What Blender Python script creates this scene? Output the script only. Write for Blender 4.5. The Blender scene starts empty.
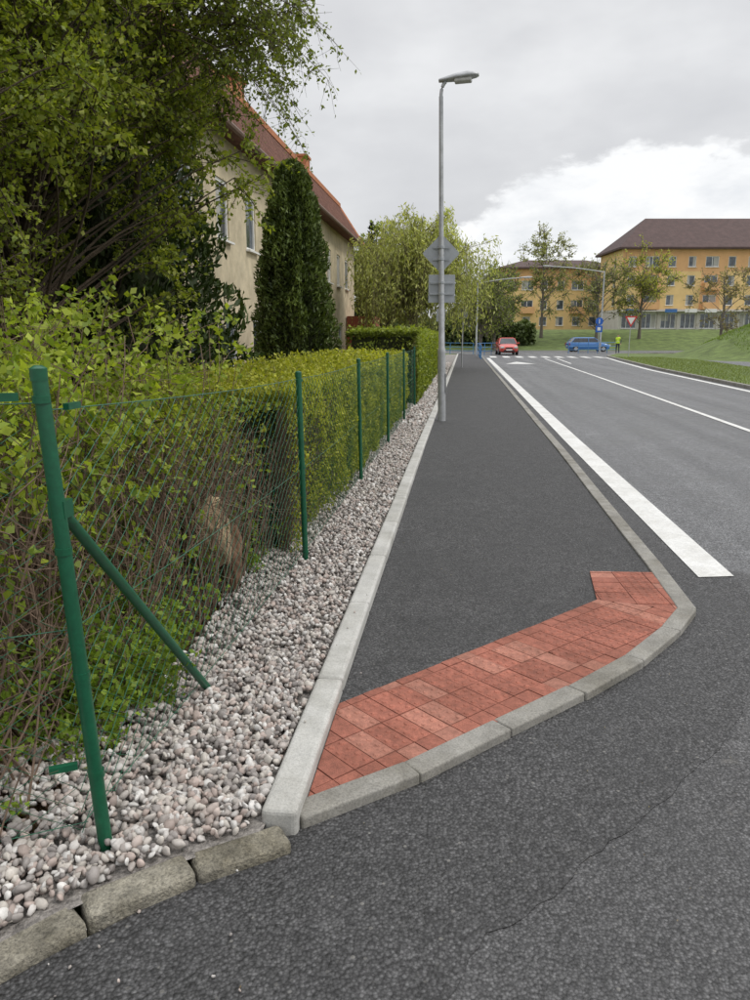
import bpy, math, random
import numpy as np
from mathutils import Vector, Matrix, noise
rng = np.random.default_rng(7)
random.seed(7)
S = bpy.context.scene
COL = S.collection

# ------------------------------------------------------------------ helpers
def nn(nt, t, **kw):
    n = nt.nodes.new(t)
    for k, v in kw.items():
        setattr(n, k, v)
    return n

def newmat(name):
    m = bpy.data.materials.new(name); m.use_nodes = True
    nt = m.node_tree; nt.nodes.clear()
    out = nn(nt, 'ShaderNodeOutputMaterial')
    b = nn(nt, 'ShaderNodeBsdfPrincipled')
    nt.links.new(b.outputs[0], out.inputs[0])
    return m, nt, b, out

def noise_node(nt, scale, detail=4, rough=.6, vec=None):
    n = nn(nt, 'ShaderNodeTexNoise'); n.inputs['Scale'].default_value = scale
    n.inputs['Detail'].default_value = detail; n.inputs['Roughness'].default_value = rough
    if vec is None:
        tc = nn(nt, 'ShaderNodeTexCoord'); vec = tc.outputs['Object']
    nt.links.new(vec, n.inputs['Vector'])
    return n

def ramp(nt, fac, stops):
    r = nn(nt, 'ShaderNodeValToRGB')
    els = r.color_ramp.elements
    while len(els) < len(stops): els.new(.5)
    for e, (p, c) in zip(els, stops):
        e.position = p
        e.color = (c[0], c[1], c[2], 1) if hasattr(c, '__len__') else (c, c, c, 1)
    nt.links.new(fac, r.inputs[0])
    return r

def mixc(nt, a, b, fac, mode='MIX'):
    m = nn(nt, 'ShaderNodeMix'); m.data_type = 'RGBA'; m.blend_type = mode
    for sock, v in ((m.inputs[6], a), (m.inputs[7], b), (m.inputs[0], fac)):
        if isinstance(v, bpy.types.NodeSocket): nt.links.new(v, sock)
        else:
            sock.default_value = v if not hasattr(v, '__len__') else (v[0], v[1], v[2], 1)
    return m.outputs[2]

def M(name, col, rough=.7, var=.25, scale=6, bump=0, bscale=120, bdist=.004, metal=0, attr=False, spec=.5, grime=0):
    m, nt, b, out = newmat(name)
    n = noise_node(nt, scale, 4)
    if attr:
        a = nn(nt, 'ShaderNodeAttribute'); a.attribute_name = 'Col'; base = a.outputs['Color']
    else:
        rgb = nn(nt, 'ShaderNodeRGB'); rgb.outputs[0].default_value = (*col, 1); base = rgb.outputs[0]
    r = ramp(nt, n.outputs['Fac'], [(.3, 1 - var), (.7, 1 + var * .6)])
    c = mixc(nt, base, r.outputs[0], 1.0, 'MULTIPLY')
    if grime:
        n3 = noise_node(nt, 110, 4, .75)
        r3 = ramp(nt, n3.outputs['Fac'], [(.36, 1 - grime), (.52, 1.0), (.66, 1 + grime * .5)])
        c = mixc(nt, c, r3.outputs[0], 1.0, 'MULTIPLY')
        n4 = noise_node(nt, 2.3, 5, .7)
        r4 = ramp(nt, n4.outputs['Fac'], [(.35, (1 - grime, 1 - grime * 1.05, 1 - grime * 1.2)), (.6, 1.05)])
        c = mixc(nt, c, r4.outputs[0], 1.0, 'MULTIPLY')
    nt.links.new(c, b.inputs['Base Color'])
    b.inputs['Roughness'].default_value = rough
    b.inputs['Metallic'].default_value = metal
    b.inputs['Specular IOR Level'].default_value = spec
    if bump:
        n2 = noise_node(nt, bscale, 3)
        bp = nn(nt, 'ShaderNodeBump'); bp.inputs['Strength'].default_value = bump; bp.inputs['Distance'].default_value = bdist
        nt.links.new(n2.outputs['Fac'], bp.inputs['Height']); nt.links.new(bp.outputs[0], b.inputs['Normal'])
    return m

def leafmat(name, trans=.35):
    m, nt, b, out = newmat(name)
    a = nn(nt, 'ShaderNodeAttribute'); a.attribute_name = 'Col'
    nt.links.new(a.outputs['Color'], b.inputs['Base Color'])
    b.inputs['Roughness'].default_value = .5
    b.inputs['Specular IOR Level'].default_value = .3
    t = nn(nt, 'ShaderNodeBsdfTranslucent')
    c = mixc(nt, a.outputs['Color'], (1.3, 1.35, .5), 1.0, 'MULTIPLY')
    nt.links.new(c, t.inputs['Color'])
    mx = nn(nt, 'ShaderNodeMixShader'); mx.inputs[0].default_value = trans
    nt.links.new(b.outputs[0], mx.inputs[1]); nt.links.new(t.outputs[0], mx.inputs[2]); nt.links.new(mx.outputs[0], out.inputs[0])
    return m

def asphalt(name, lo, hi, cell=110, wet=.25, rough=.8, bump=.8, tint=(1, .99, 1.0), tracks=False, speck=.55, stain=0.0, contrast=1.0):
    m, nt, b, out = newmat(name)
    tc = nn(nt, 'ShaderNodeTexCoord'); V = tc.outputs['Object']
    vo = nn(nt, 'ShaderNodeTexVoronoi'); vo.inputs['Scale'].default_value = cell; nt.links.new(V, vo.inputs['Vector'])
    vo2 = nn(nt, 'ShaderNodeTexVoronoi'); vo2.inputs['Scale'].default_value = cell * .62; nt.links.new(V, vo2.inputs['Vector'])
    n1 = noise_node(nt, cell * 1.0, 3, .7, V)
    n2 = noise_node(nt, 1.1, 5, .65, V)
    n3 = noise_node(nt, 11, 5, .8, V)
    base = ramp(nt, n1.outputs['Fac'], [(.36, tuple(lo * t for t in tint)), (.62, tuple(hi * t for t in tint))]).outputs[0]
    agg = ramp(nt, vo.outputs['Color'], [(.15, 1 - .5 * contrast), (.5, .95), (.85, 1 + .55 * contrast)]).outputs[0]
    c = mixc(nt, base, agg, .9, 'MULTIPLY')
    pit = ramp(nt, vo.outputs['Distance'], [(.25, 1.14), (.7, .45)]).outputs[0]
    c = mixc(nt, c, pit, .9, 'MULTIPLY')
    sf = ramp(nt, vo2.outputs['Color'], [(.84, 0.0), (.92, speck)]).outputs[0]
    sd = ramp(nt, vo2.outputs['Distance'], [(.28, 1.0), (.42, 0.0)]).outputs[0]
    sf = mixc(nt, sf, sd, 1.0, 'MULTIPLY')
    c = mixc(nt, c, (hi * 2.6, hi * 2.5, hi * 2.3), sf)
    big = ramp(nt, n2.outputs['Fac'], [(.3, .72), (.52, 1.0), (.7, 1.3)]).outputs[0]
    mid = ramp(nt, n3.outputs['Fac'], [(.3, .74), (.7, 1.24)]).outputs[0]
    c = mixc(nt, c, big, 1.0, 'MULTIPLY'); c = mixc(nt, c, mid, 1.0, 'MULTIPLY')
    if tracks:
        mp = nn(nt, 'ShaderNodeMapping'); mp.inputs['Scale'].default_value = (1.6, .05, 1); nt.links.new(V, mp.inputs[0])
        n4 = noise_node(nt, 1.2, 4, .6, mp.outputs[0])
        tr = ramp(nt, n4.outputs['Fac'], [(.35, .80), (.65, 1.16)]).outputs[0]
        c = mixc(nt, c, tr, 1.0, 'MULTIPLY')
    if stain:
        n5 = noise_node(nt, 2.6, 7, .75, V)
        s_ = ramp(nt, n5.outputs['Fac'], [(.60, 0.0), (.72, stain)]).outputs[0]
        c = mixc(nt, c, (.17, .16, .145), s_)
    nt.links.new(c, b.inputs['Base Color'])
    rr = ramp(nt, n2.outputs['Fac'], [(.35, rough - wet), (.6, rough)])
    nt.links.new(rr.outputs[0], b.inputs['Roughness'])
    h = nn(nt, 'ShaderNodeMath'); h.operation = 'MULTIPLY_ADD'; nt.links.new(n1.outputs['Fac'], h.inputs[0]); h.inputs[1].default_value = .5
    h2 = nn(nt, 'ShaderNodeMath'); h2.operation = 'MULTIPLY'; nt.links.new(vo.outputs['Distance'], h2.inputs[0]); h2.inputs[1].default_value = -1
    nt.links.new(h2.outputs[0], h.inputs[2])
    bp = nn(nt, 'ShaderNodeBump'); bp.inputs['Strength'].default_value = bump; bp.inputs['Distance'].default_value = .005
    nt.links.new(h.outputs[0], bp.inputs['Height']); nt.links.new(bp.outputs[0], b.inputs['Normal'])
    return m

class Geo:
    def __init__(s): s.v = []; s.f = []; s.m = []; s.c = []
    def add(s, verts, faces, mat=0, col=(1, 1, 1)):
        o = len(s.v); s.v.extend([tuple(map(float, p)) for p in verts])
        s.c.extend([col] * len(verts))
        for f in faces: s.f.append(tuple(i + o for i in f)); s.m.append(mat)
    def box(s, c, size, rot=0, mat=0, col=(1, 1, 1), mtx=None):
        hx, hy, hz = size[0] / 2, size[1] / 2, size[2] / 2
        cs, sn = math.cos(rot), math.sin(rot); vs = []
        for x, y, z in ((-1, -1, -1), (1, -1, -1), (1, 1, -1), (-1, 1, -1), (-1, -1, 1), (1, -1, 1), (1, 1, 1), (-1, 1, 1)):
            x *= hx; y *= hy; z *= hz
            if mtx is not None:
                p = mtx @ Vector((x, y, z)); vs.append((c[0] + p.x, c[1] + p.y, c[2] + p.z))
            else: vs.append((c[0] + x * cs - y * sn, c[1] + x * sn + y * cs, c[2] + z))
        s.add(vs, [(3, 2, 1, 0), (4, 5, 6, 7), (0, 1, 5, 4), (1, 2, 6, 5), (2, 3, 7, 6), (3, 0, 4, 7)], mat, col)
    def prism(s, poly, z0, z1, mat=0, col=(1, 1, 1)):
        n = len(poly)
        vs = [(p[0], p[1], z0) for p in poly] + [(p[0], p[1], z1(p) if callable(z1) else z1) for p in poly]
        s.add(vs, [tuple(range(n - 1, -1, -1)), tuple(range(n, 2 * n))] + [(i, (i + 1) % n, n + (i + 1) % n, n + i) for i in range(n)], mat, col)
    def tube(s, pts, rad, sides=5, mat=0, col=(1, 1, 1), cap=False):
        pts = [Vector(p) for p in pts]; n = len(pts)
        if not hasattr(rad, '__len__'): rad = [rad] * n
        vs = []
        for i, p in enumerate(pts):
            d = (pts[min(i + 1, n - 1)] - pts[max(i - 1, 0)])
            if d.length < 1e-9: d = Vector((0, 0, 1))
            d.normalize()
            a = d.cross(Vector((0, 0, 1)) if abs(d.z) < .95 else Vector((1, 0, 0))).normalized(); b = d.cross(a)
            for k in range(sides):
                t = 2 * math.pi * k / sides
                vs.append(p + (a * math.cos(t) + b * math.sin(t)) * rad[i])
        fs = []
        for i in range(n - 1):
            for k in range(sides):
                k2 = (k + 1) % sides
                fs.append((i * sides + k, i * sides + k2, (i + 1) * sides + k2, (i + 1) * sides + k))
        if cap:
            fs.append(tuple(range(sides))); fs.append(tuple((n - 1) * sides + k for k in range(sides - 1, -1, -1)))
        s.add(vs, fs, mat, col)
    def build(s, name, mats, smooth=False, bevel=0, parent=None, bseg=2, fixn=True):
        me = bpy.data.meshes.new(name); me.from_pydata(s.v, [], s.f); 
        for m in mats: me.materials.append(m)
        me.polygons.foreach_set('material_index', s.m)
        if smooth: me.polygons.foreach_set('use_smooth', [True] * len(s.f))
        ca = me.color_attributes.new('Col', 'FLOAT_COLOR', 'POINT')
        arr = np.ones((len(s.v), 4), np.float32); arr[:, :3] = np.array(s.c, np.float32); ca.data.foreach_set('color', arr.ravel())
        me.update()
        if fixn and len(s.f) < 20000:
            import bmesh
            bm = bmesh.new(); bm.from_mesh(me); bmesh.ops.recalc_face_normals(bm, faces=bm.faces); bm.to_mesh(me); bm.free()
        ob = bpy.data.objects.new(name, me); COL.objects.link(ob)
        if bevel:
            bv = ob.modifiers.new('b', 'BEVEL'); bv.width = bevel; bv.segments = bseg; bv.limit_method = 'ANGLE'; bv.angle_limit = math.radians(40)
        if parent: ob.parent = parent
        return ob

def empty(name, loc=(0, 0, 0), rot=0):
    e = bpy.data.objects.new(name, None); COL.objects.link(e); e.location = loc; e.rotation_euler = (0, 0, rot); e.empty_display_size = .2
    return e

def fast_mesh(name, verts, faces, cols, mat, parent=None, smooth=False):
    me = bpy.data.meshes.new(name); k = faces.shape[1]; m = len(faces)
    me.vertices.add(len(verts)); me.vertices.foreach_set('co', verts.astype(np.float32).ravel())
    me.loops.add(m * k); me.loops.foreach_set('vertex_index', faces.astype(np.int32).ravel())
    me.polygons.add(m); me.polygons.foreach_set('loop_start', np.arange(0, m * k, k, dtype=np.int32))
    me.polygons.foreach_set('loop_total', np.full(m, k, np.int32))
    me.update(calc_edges=True)
    if smooth: me.polygons.foreach_set('use_smooth', [True] * m)
    ca = me.color_attributes.new('Col', 'FLOAT_COLOR', 'POINT')
    arr = np.ones((len(verts), 4), np.float32); arr[:, :3] = cols; ca.data.foreach_set('color', arr.ravel())
    me.materials.append(mat)
    ob = bpy.data.objects.new(name, me); COL.objects.link(ob)
    if parent: ob.parent = parent
    return ob

def unit(a): return a / (np.linalg.norm(a, axis=1, keepdims=True) + 1e-9)

def leaf_mesh(name, C, size, cols, mat, parent=None, aspect=.6, along=None, k=1.0, flat=0.0):
    n = len(C)
    a = unit(rng.normal(size=(n, 3)))
    if along is not None: a = unit(a + along * k)
    r = unit(rng.normal(size=(n, 3)) + np.array([0, 0, flat]))
    b = unit(np.cross(a, r)); nr = np.cross(a, b)
    s = (size * rng.uniform(.6, 1.25, n))[:, None] if np.ndim(size) == 0 else (size * rng.uniform(.7, 1.2, n))[:, None]
    P = np.empty((n, 4, 3))
    P[:, 0] = C - a * s * .5; P[:, 2] = C + a * s * .5
    P[:, 1] = C + b * s * aspect * .5 + nr * s * .12 - a * s * .05; P[:, 3] = C - b * s * aspect * .5 + nr * s * .12 - a * s * .05
    F = np.arange(n * 4).reshape(n, 4)
    return fast_mesh(name, P.reshape(-1, 3), F, np.repeat(cols, 4, axis=0), mat, parent)

def lerpcol(A, B, t, jit=.12):
    A = np.array(A); B = np.array(B)
    c = A + (B - A) * t[:, None]
    return np.clip(c * (1 + rng.normal(size=(len(t), 1)) * jit), .003, 1)

def sm(t): t = max(0, min(1, t)); return t * t * (3 - 2 * t)

# ------------------------------------------------------------------ materials
m_road = asphalt('road_asphalt', .125, .19, 95, .3, .66, .5, tint=(.98, .99, 1.02), tracks=True, speck=.3)
m_side = asphalt('side_street_asphalt', .055, .105, 105, .32, .72, .7, speck=.45, stain=.6)
m_new = asphalt('new_asphalt', .036, .090, 92, .30, .78, .85, stain=.2, speck=.6)
m_walk = asphalt('pavement_asphalt', .040, .086, 100, .15, .82, .85, speck=.45, contrast=1.0)
m_kerb = M('kerb_concrete', (.28, .27, .245), .9, .22, 9, .6, 160, grime=.32)
m_kerbw = M('kerb_new_concrete', (.47, .465, .44), .85, .15, 5, .4, 220, grime=.2)
m_kerbold = M('kerb_weathered', (.29, .27, .22), .9, .5, 14, 1, 70, .012, grime=.45)
m_paint = M('road_paint', (.68, .68, .66), .6, .12, 30, .3, 250, grime=.16)
m_brick = M('red_paver', (1, 1, 1), .88, .26, 22, .8, 200, .004, attr=True, grime=.25)
m_joint = M('joint_sand', (.13, .075, .055), .95, .3, 60, .4, 300)
m_stone = M('gravel_stone', (1, 1, 1), .75, .2, 60, .3, 300, .002, attr=True)
m_gbase = M('gravel_bed', (.26, .24, .22), .95, .6, 55, 1, 60, .02)
m_soil = M('soil', (.14, .088, .052), .95, .5, 10, 1, 30, .05, grime=.4)
m_grass = M('grass_ground', (.12, .165, .045), .95, .45, 1.2, .6, 40, .03)
m_bark = M('bark', (.095, .07, .048), .9, .4, 20, .8, 60, .02)
m_twig = M('twig', (.17, .115, .08), .85, .35, 30)
m_green = M('green_powder_coat', (.006, .095, .045), .36, .18, 40, grime=.12)
m_wire = M('green_wire', (.012, .10, .05), .4, .1, 30)
m_galv = M('galvanised_steel', (.42, .43, .44), .5, .2, 8, .1, 60, metal=.45)
m_signback = M('sign_back', (.36, .38, .40), .55, .1, 10, metal=.3)
m_leaf = leafmat('leaf', .38)
m_leafd = leafmat('needle', .12)
m_core = M('light_block_filler', (.03, .036, .012), 1, .5, 8)  # dark filler for the solid cores added inside conifers and hedges to block light
m_white = M('white_plastic', (.75, .75, .73), .5, .05, 10)
m_dark = M('dark_rubber', (.02, .02, .02), .7, .1, 20)

def glassmat(name, col=(.05, .065, .08), rough=.08):
    m, nt, b, out = newmat(name); n = noise_node(nt, 1.5, 2)
    r = ramp(nt, n.outputs['Fac'], [(.35, tuple(c * .5 for c in col)), (.65, tuple(c * 1.8 for c in col))])
    nt.links.new(r.outputs[0], b.inputs['Base Color']); b.inputs['Roughness'].default_value = rough
    b.inputs['Specular IOR Level'].default_value = .8
    return m
m_glass = glassmat('window_glass')

# ------------------------------------------------------------------ terrain
def gz(x, y):
    h = -.03 + 2.5 * sm((y - 92) / 18)
    h += 2.9 * math.exp(-(((x - 24.5) / 7.0) ** 2 + ((y - 57) / 8) ** 2) ** 1.6) 
    h += 6 * sm((y - 200) / 500)
    return h
xs = sorted(set(list(np.linspace(-900, -60, 8)) + list(np.linspace(-60, 80, 101)) + list(np.linspace(80, 900, 8))))
ys = sorted(set(list(np.linspace(-60, 0, 4)) + list(np.linspace(0, 140, 101)) + list(np.linspace(140, 1500, 14))))
g = Geo(); W_ = len(xs)
g.add([(x, y, gz(x, y)) for y in ys for x in xs], [(j * W_ + i, j * W_ + i + 1, (j + 1) * W_ + i + 1, (j + 1) * W_ + i) for j in range(len(ys) - 1) for i in range(W_ - 1)])
g.build('ground', [m_grass], smooth=True)

def sheet(name, poly, z, mat):
    g = Geo(); g.add([(p[0], p[1], z) for p in poly], [tuple(range(len(poly)))]); o = g.build(name, [mat], fixn=False); 
    me = o.data
    if me.polygons[0].normal.z < 0: me.flip_normals()
    return o
def rough_line(pts, step=.06, amp=.018, sc=6, seed=0):
    out = []
    for i in range(len(pts) - 1):
        a = Vector(pts[i]); b = Vector(pts[i + 1]); n = max(1, int((b - a).length / step)); d = (b - a).normalized()
        for k in range(n):
            p = a.lerp(b, k / n); w = amp * (noise.noise(Vector((p.x * sc, p.y * sc, seed))) + .6 * noise.noise(Vector((p.x * sc * 3, p.y * sc * 3, seed))))
            out.append((p.x - d.y * w, p.y + d.x * w))
    out.append(tuple(pts[-1])); return out

def strip(name, L, R, z, mat):
    g = Geo(); n = len(L); zf = z if callable(z) else (lambda y: z)
    g.add([(p[0], p[1], zf(p[1])) for p in L] + [(p[0], p[1], zf(p[1])) for p in R], [(i, n + i, n + i + 1, i + 1) for i in range(n - 1)])
    return g.build(name, [mat])

edge = [(8.3, 0), (8.35, 12), (8.75, 23), (9.35, 38), (10.3, 50), (11.3, 62), (13.5, 70), (20, 74), (90, 76)]
road_poly = [(-9, -9), (12, -9)] + edge + [(90, 90), (-40, 88), (-40, 76), (-2, 74), (1.3, 68), (1.3, 4.2), (-.5, 2.3), (-1.0, 1.6), (-1.6, .9), (-9, -6)]
sheet('road', road_poly, 0, m_road)
sheet('side_street', [(-9, -6), (-9, -8.9), (11.9, -8.9), (8.2, 2.2)] + rough_line([(8.2, 2.2), (5.0, 2.9), (3.4, 3.7), (2.4, 4.5), (2.05, 5.2)], .08, .03, 4, 5) + [(1.66, 5.4), (1.3, 5.2), (1.3, 4.2), (-.5, 2.25), (-1.0, 1.6), (-1.6, .9)], .003, m_side)
sheet('new_asphalt_strip', [(-1.6, .9), (-1.02, 1.6), (-.5, 2.15), (.72, 3.5), (1.38, 4.3), (1.38, 58), (1.66, 58), (1.66, 6.2)] + rough_line([(1.66, 5.6), (1.84, 5.1), (1.84, 4.75), (1.68, 4.25), (1.50, 3.72), (1.28, 3.22), (1.02, 2.80), (.74, 2.47), (.47, 2.18), (.3, 1.95), (.12, 1.78), (-.03, 1.5), (-.2, 1.0), (-.9, -1)], .05, .03, 5, 2), .006, m_new)

def offs(line, w):
    out = []
    for i, p in enumerate(line):
        a = Vector(line[max(i - 1, 0)]); b = Vector(line[min(i + 1, len(line) - 1)]); d = (b - a).normalized()
        out.append((p[0] + d.y * w, p[1] - d.x * w))
    return out
def line_mark(name, line, w, z=.008): return strip(name, offs(line, -w / 2), offs(line, w / 2), z, m_paint)
g = Geo(); Ly = [5.08] + list(np.linspace(6, 57, 18))
g.add([(1.625 + .0045 * max(0, y - 12), y, .011) for y in Ly] + [(1.87 + .0045 * max(0, y - 12), y + (.05 if i == 0 else 0), .011) for i, y in enumerate(Ly)], [(i, i + 19, i + 20, i + 1) for i in range(18)])
g.build('edge_line', [m_paint])
line_mark('centre_line', [(4.82, 4), (4.95, 13.4), (5.2, 22.9), (5.4, 30.5), (5.7, 45), (5.95, 56)], .12)
line_mark('far_edge_line', [(8.0, 2), (8.05, 12), (8.42, 23), (9.0, 38), (9.95, 50), (10.9, 60)], .2)
sheet('yield_triangle_marking', [(2.55, 45.2), (4.3, 45.2), (3.45, 49.0)], .008, m_paint)
g = Geo()
for i in range(9):
    x = 2.2 + i * 1.0
    g.add([(x, 58.5, .008), (x + .5, 58.5, .008), (x + .5, 62.3, .008), (x, 62.3, .008)], [(0, 1, 2, 3)])
g.build('zebra_crossing', [m_paint])
line_mark('lane_line', [(6.4, 46), (6.9, 57)], .12)

def zs(y): return .03 + .05 * sm((y - 6) / 5)
sheet('pavement_apron', [(-.5, 2.25), (.4, 3.2), (1.33, 4.25), (1.33, 6), (-.5, 6)], .03, m_walk)
yy = list(np.linspace(6, 66, 40)); 
strip('pavement', [(-.5 + .004 * (y - 6), y) for y in yy], [(1.33 + .0035 * max(0, y - 12), y) for y in yy], zs, m_walk)

# ------------------------------------------------------------------ kerbs
def kerb(name, outer, width, ztop, zbot, L, mat, bevel=.012, gap=.006, jit=.002, side=1):
    pts = [Vector((p[0], p[1])) for p in outer]
    seg = [(pts[i + 1] - pts[i]).length for i in range(len(pts) - 1)]; tot = sum(seg)
    def at(s):
        for i, l in enumerate(seg):
            if s <= l or i == len(seg) - 1:
                d = (pts[i + 1] - pts[i]).normalized()
                return pts[i] + d * s, d
            s -= l
    g = Geo(); s = 0
    while s < tot - .03:
        l = min(L * random.uniform(.97, 1.03), tot - s)
        if tot - s - l < L * .3: l = tot - s
        a, d1 = at(s + gap / 2); b, d2 = at(s + l - gap / 2)
        dm = (b - a).normalized()
        nrm = lambda d: Vector((-d.y, d.x)) * side
        j = Vector((random.uniform(-jit, jit), random.uniform(-jit, jit)))
        A, B = a + j, b + j; C, D = b + nrm(dm) * width + j, a + nrm(dm) * width + j
        dz = random.uniform(-jit, jit)
        zt = lambda p: (ztop(p[1]) if callable(ztop) else ztop) + dz
        g.prism([A, B, C, D], zbot, zt)
        s += l
    return g.build(name, [mat], bevel=bevel, bseg=3)
kerb('left_kerb', [(-.495, 2.13)] + [(-.495 + .004 * max(0, y - 6), y) for y in np.linspace(3, 66, 60)], .12, lambda y: .095 + .03 * sm((y - 6) / 5), -.05, 1.0, m_kerbw, bevel=.018)
kerb('right_kerb', [(1.40, 4.36), (1.425, 4.95), (1.43, 6)] + [(1.435 + .0035 * max(0, y - 12), y) for y in np.linspace(7, 66, 58)], .108, lambda y: zs(y) + .016, -.05, 1.0, m_kerb, bevel=.008, gap=.004)
kerb('front_kerb', [(-.485, 2.165), (-.18, 2.40), (.19, 2.785), (.72, 3.33), (1.10, 3.80), (1.395, 4.35)], .102, .046, -.05, .5, m_kerb, bevel=.009, gap=.005, jit=.003)
kerb('old_kerb', [(-.49, 2.045), (-.86, 1.785), (-1.06, 1.575), (-1.3, 1.23), (-1.6, .7), (-1.9, 0)], .115, .050, -.05, .31, m_kerbold, bevel=.020, gap=.003, jit=.006, side=-1)
kerb('verge_kerb', [(p[0] + .0, p[1]) for p in edge[:8]], .15, .11, -.05, 1.0, m_kerb, side=-1)
strip('grass_verge', [(p[0] + .14, p[1]) for p in edge[:7]], [(p[0] + 5, p[1]) for p in edge[:7]], .07, m_grass)
strip('footpath', [(p[0] + 5, p[1] ) for p in edge[:7]], [(p[0] + 7.0, p[1]) for p in edge[:7]], .075, m_road)

# ------------------------------------------------------------------ red pavers
def clip(poly, conv):
    out = poly
    for i in range(len(conv)):
        a, b = conv[i], conv[(i + 1) % len(conv)]; inp = out; out = []
        ins = lambda p: (b[0] - a[0]) * (p[1] - a[1]) - (b[1] - a[1]) * (p[0] - a[0]) >= 0
        for j in range(len(inp)):
            p, q = inp[j], inp[(j + 1) % len(inp)]
            if ins(p): out.append(p)
            if ins(p) != ins(q):
                d1 = (b[0] - a[0]) * (p[1] - a[1]) - (b[1] - a[1]) * (p[0] - a[0]); d2 = (b[0] - a[0]) * (q[1] - a[1]) - (b[1] - a[1]) * (q[0] - a[0])
                t = d1 / (d1 - d2); out.append((p[0] + (q[0] - p[0]) * t, p[1] + (q[1] - p[1]) * t))
        if len(out) < 3: return []
    return out
def area(p): return abs(sum(p[i][0] * p[(i + 1) % len(p)][1] - p[(i + 1) % len(p)][0] * p[i][1] for i in range(len(p)))) / 2
zA1 = [(-.492, 2.235), (.135, 2.845), (.655, 3.385), (.32, 3.87), (-.492, 2.98)]
zA2 = [(.655, 3.385), (1.045, 3.855), (1.325, 4.33), (.85, 4.46), (.32, 3.87)]
zoneB = [(1.325, 4.33), (1.33, 5.06), (.90, 5.03), (.85, 4.46)]
g = Geo()
sheet('paver_bedding', [(-.495, 2.235), (.135, 2.84), (.66, 3.38), (1.045, 3.85), (1.33, 4.33), (1.33, 5.065), (.90, 5.035), (.85, 4.465), (-.495, 2.985)], .034, m_joint)
def pave(zone, ang, org, lw, ww):
    ca, sa = math.cos(ang), math.sin(ang)
    for i in range(-30, 40):
        for j in range(-12, 14):
            u0, v0 = i * lw, j * ww; gp = .0022
            q = [(u0 + gp, v0 + gp), (u0 + lw - gp, v0 + gp), (u0 + lw - gp, v0 + ww - gp), (u0 + gp, v0 + ww - gp)]
            P = [(org[0] + ca * u - sa * v, org[1] + sa * u + ca * v) for u, v in q]
            c = clip(P, zone)
            if len(c) < 3 or area(c) < .0006: continue
            t = random.random(); k = random.uniform(.88, 1.12); L_ = t > .8
            col = (.33 * k + .06 * L_, .118 * k + .05 * L_, .080 * k + .04 * L_)
            dz = random.uniform(-.0014, .0014)
            g.prism(c, .02, .041 + dz, 0, col)
            if area(c) > lw * ww * .88:
                nu, nv = (2, 4) if ww > lw else (4, 2)
                for a in range(nu):
                    for b in range(nv):
                        uu = u0 + (a + .5) * lw / nu; vv = v0 + (b + .5) * ww / nv
                        cx, cy = org[0] + ca * uu - sa * vv, org[1] + sa * uu + ca * vv
                        vs = [(cx + r * math.cos(2 * math.pi * h / 8), cy + r * math.sin(2 * math.pi * h / 8), z) for r, z in ((.0155, .041 + dz - .001), (.010, .0450 + dz)) for h in range(8)]
                        g.add(vs, [(h, (h + 1) % 8, 8 + (h + 1) % 8, 8 + h) for h in range(8)] + [tuple(range(8, 16))], 0, tuple(x * 1.12 for x in col))
ang = math.radians(46.5)
pave(zA1, ang, (-.492, 2.335), .1, .2)
pave(zA2, ang, (-.492, 2.335), .1, .2)
pave(zoneB, math.radians(3), (.88, 4.3), .2, .1)
g.build('tactile_paving', [m_brick])

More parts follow.
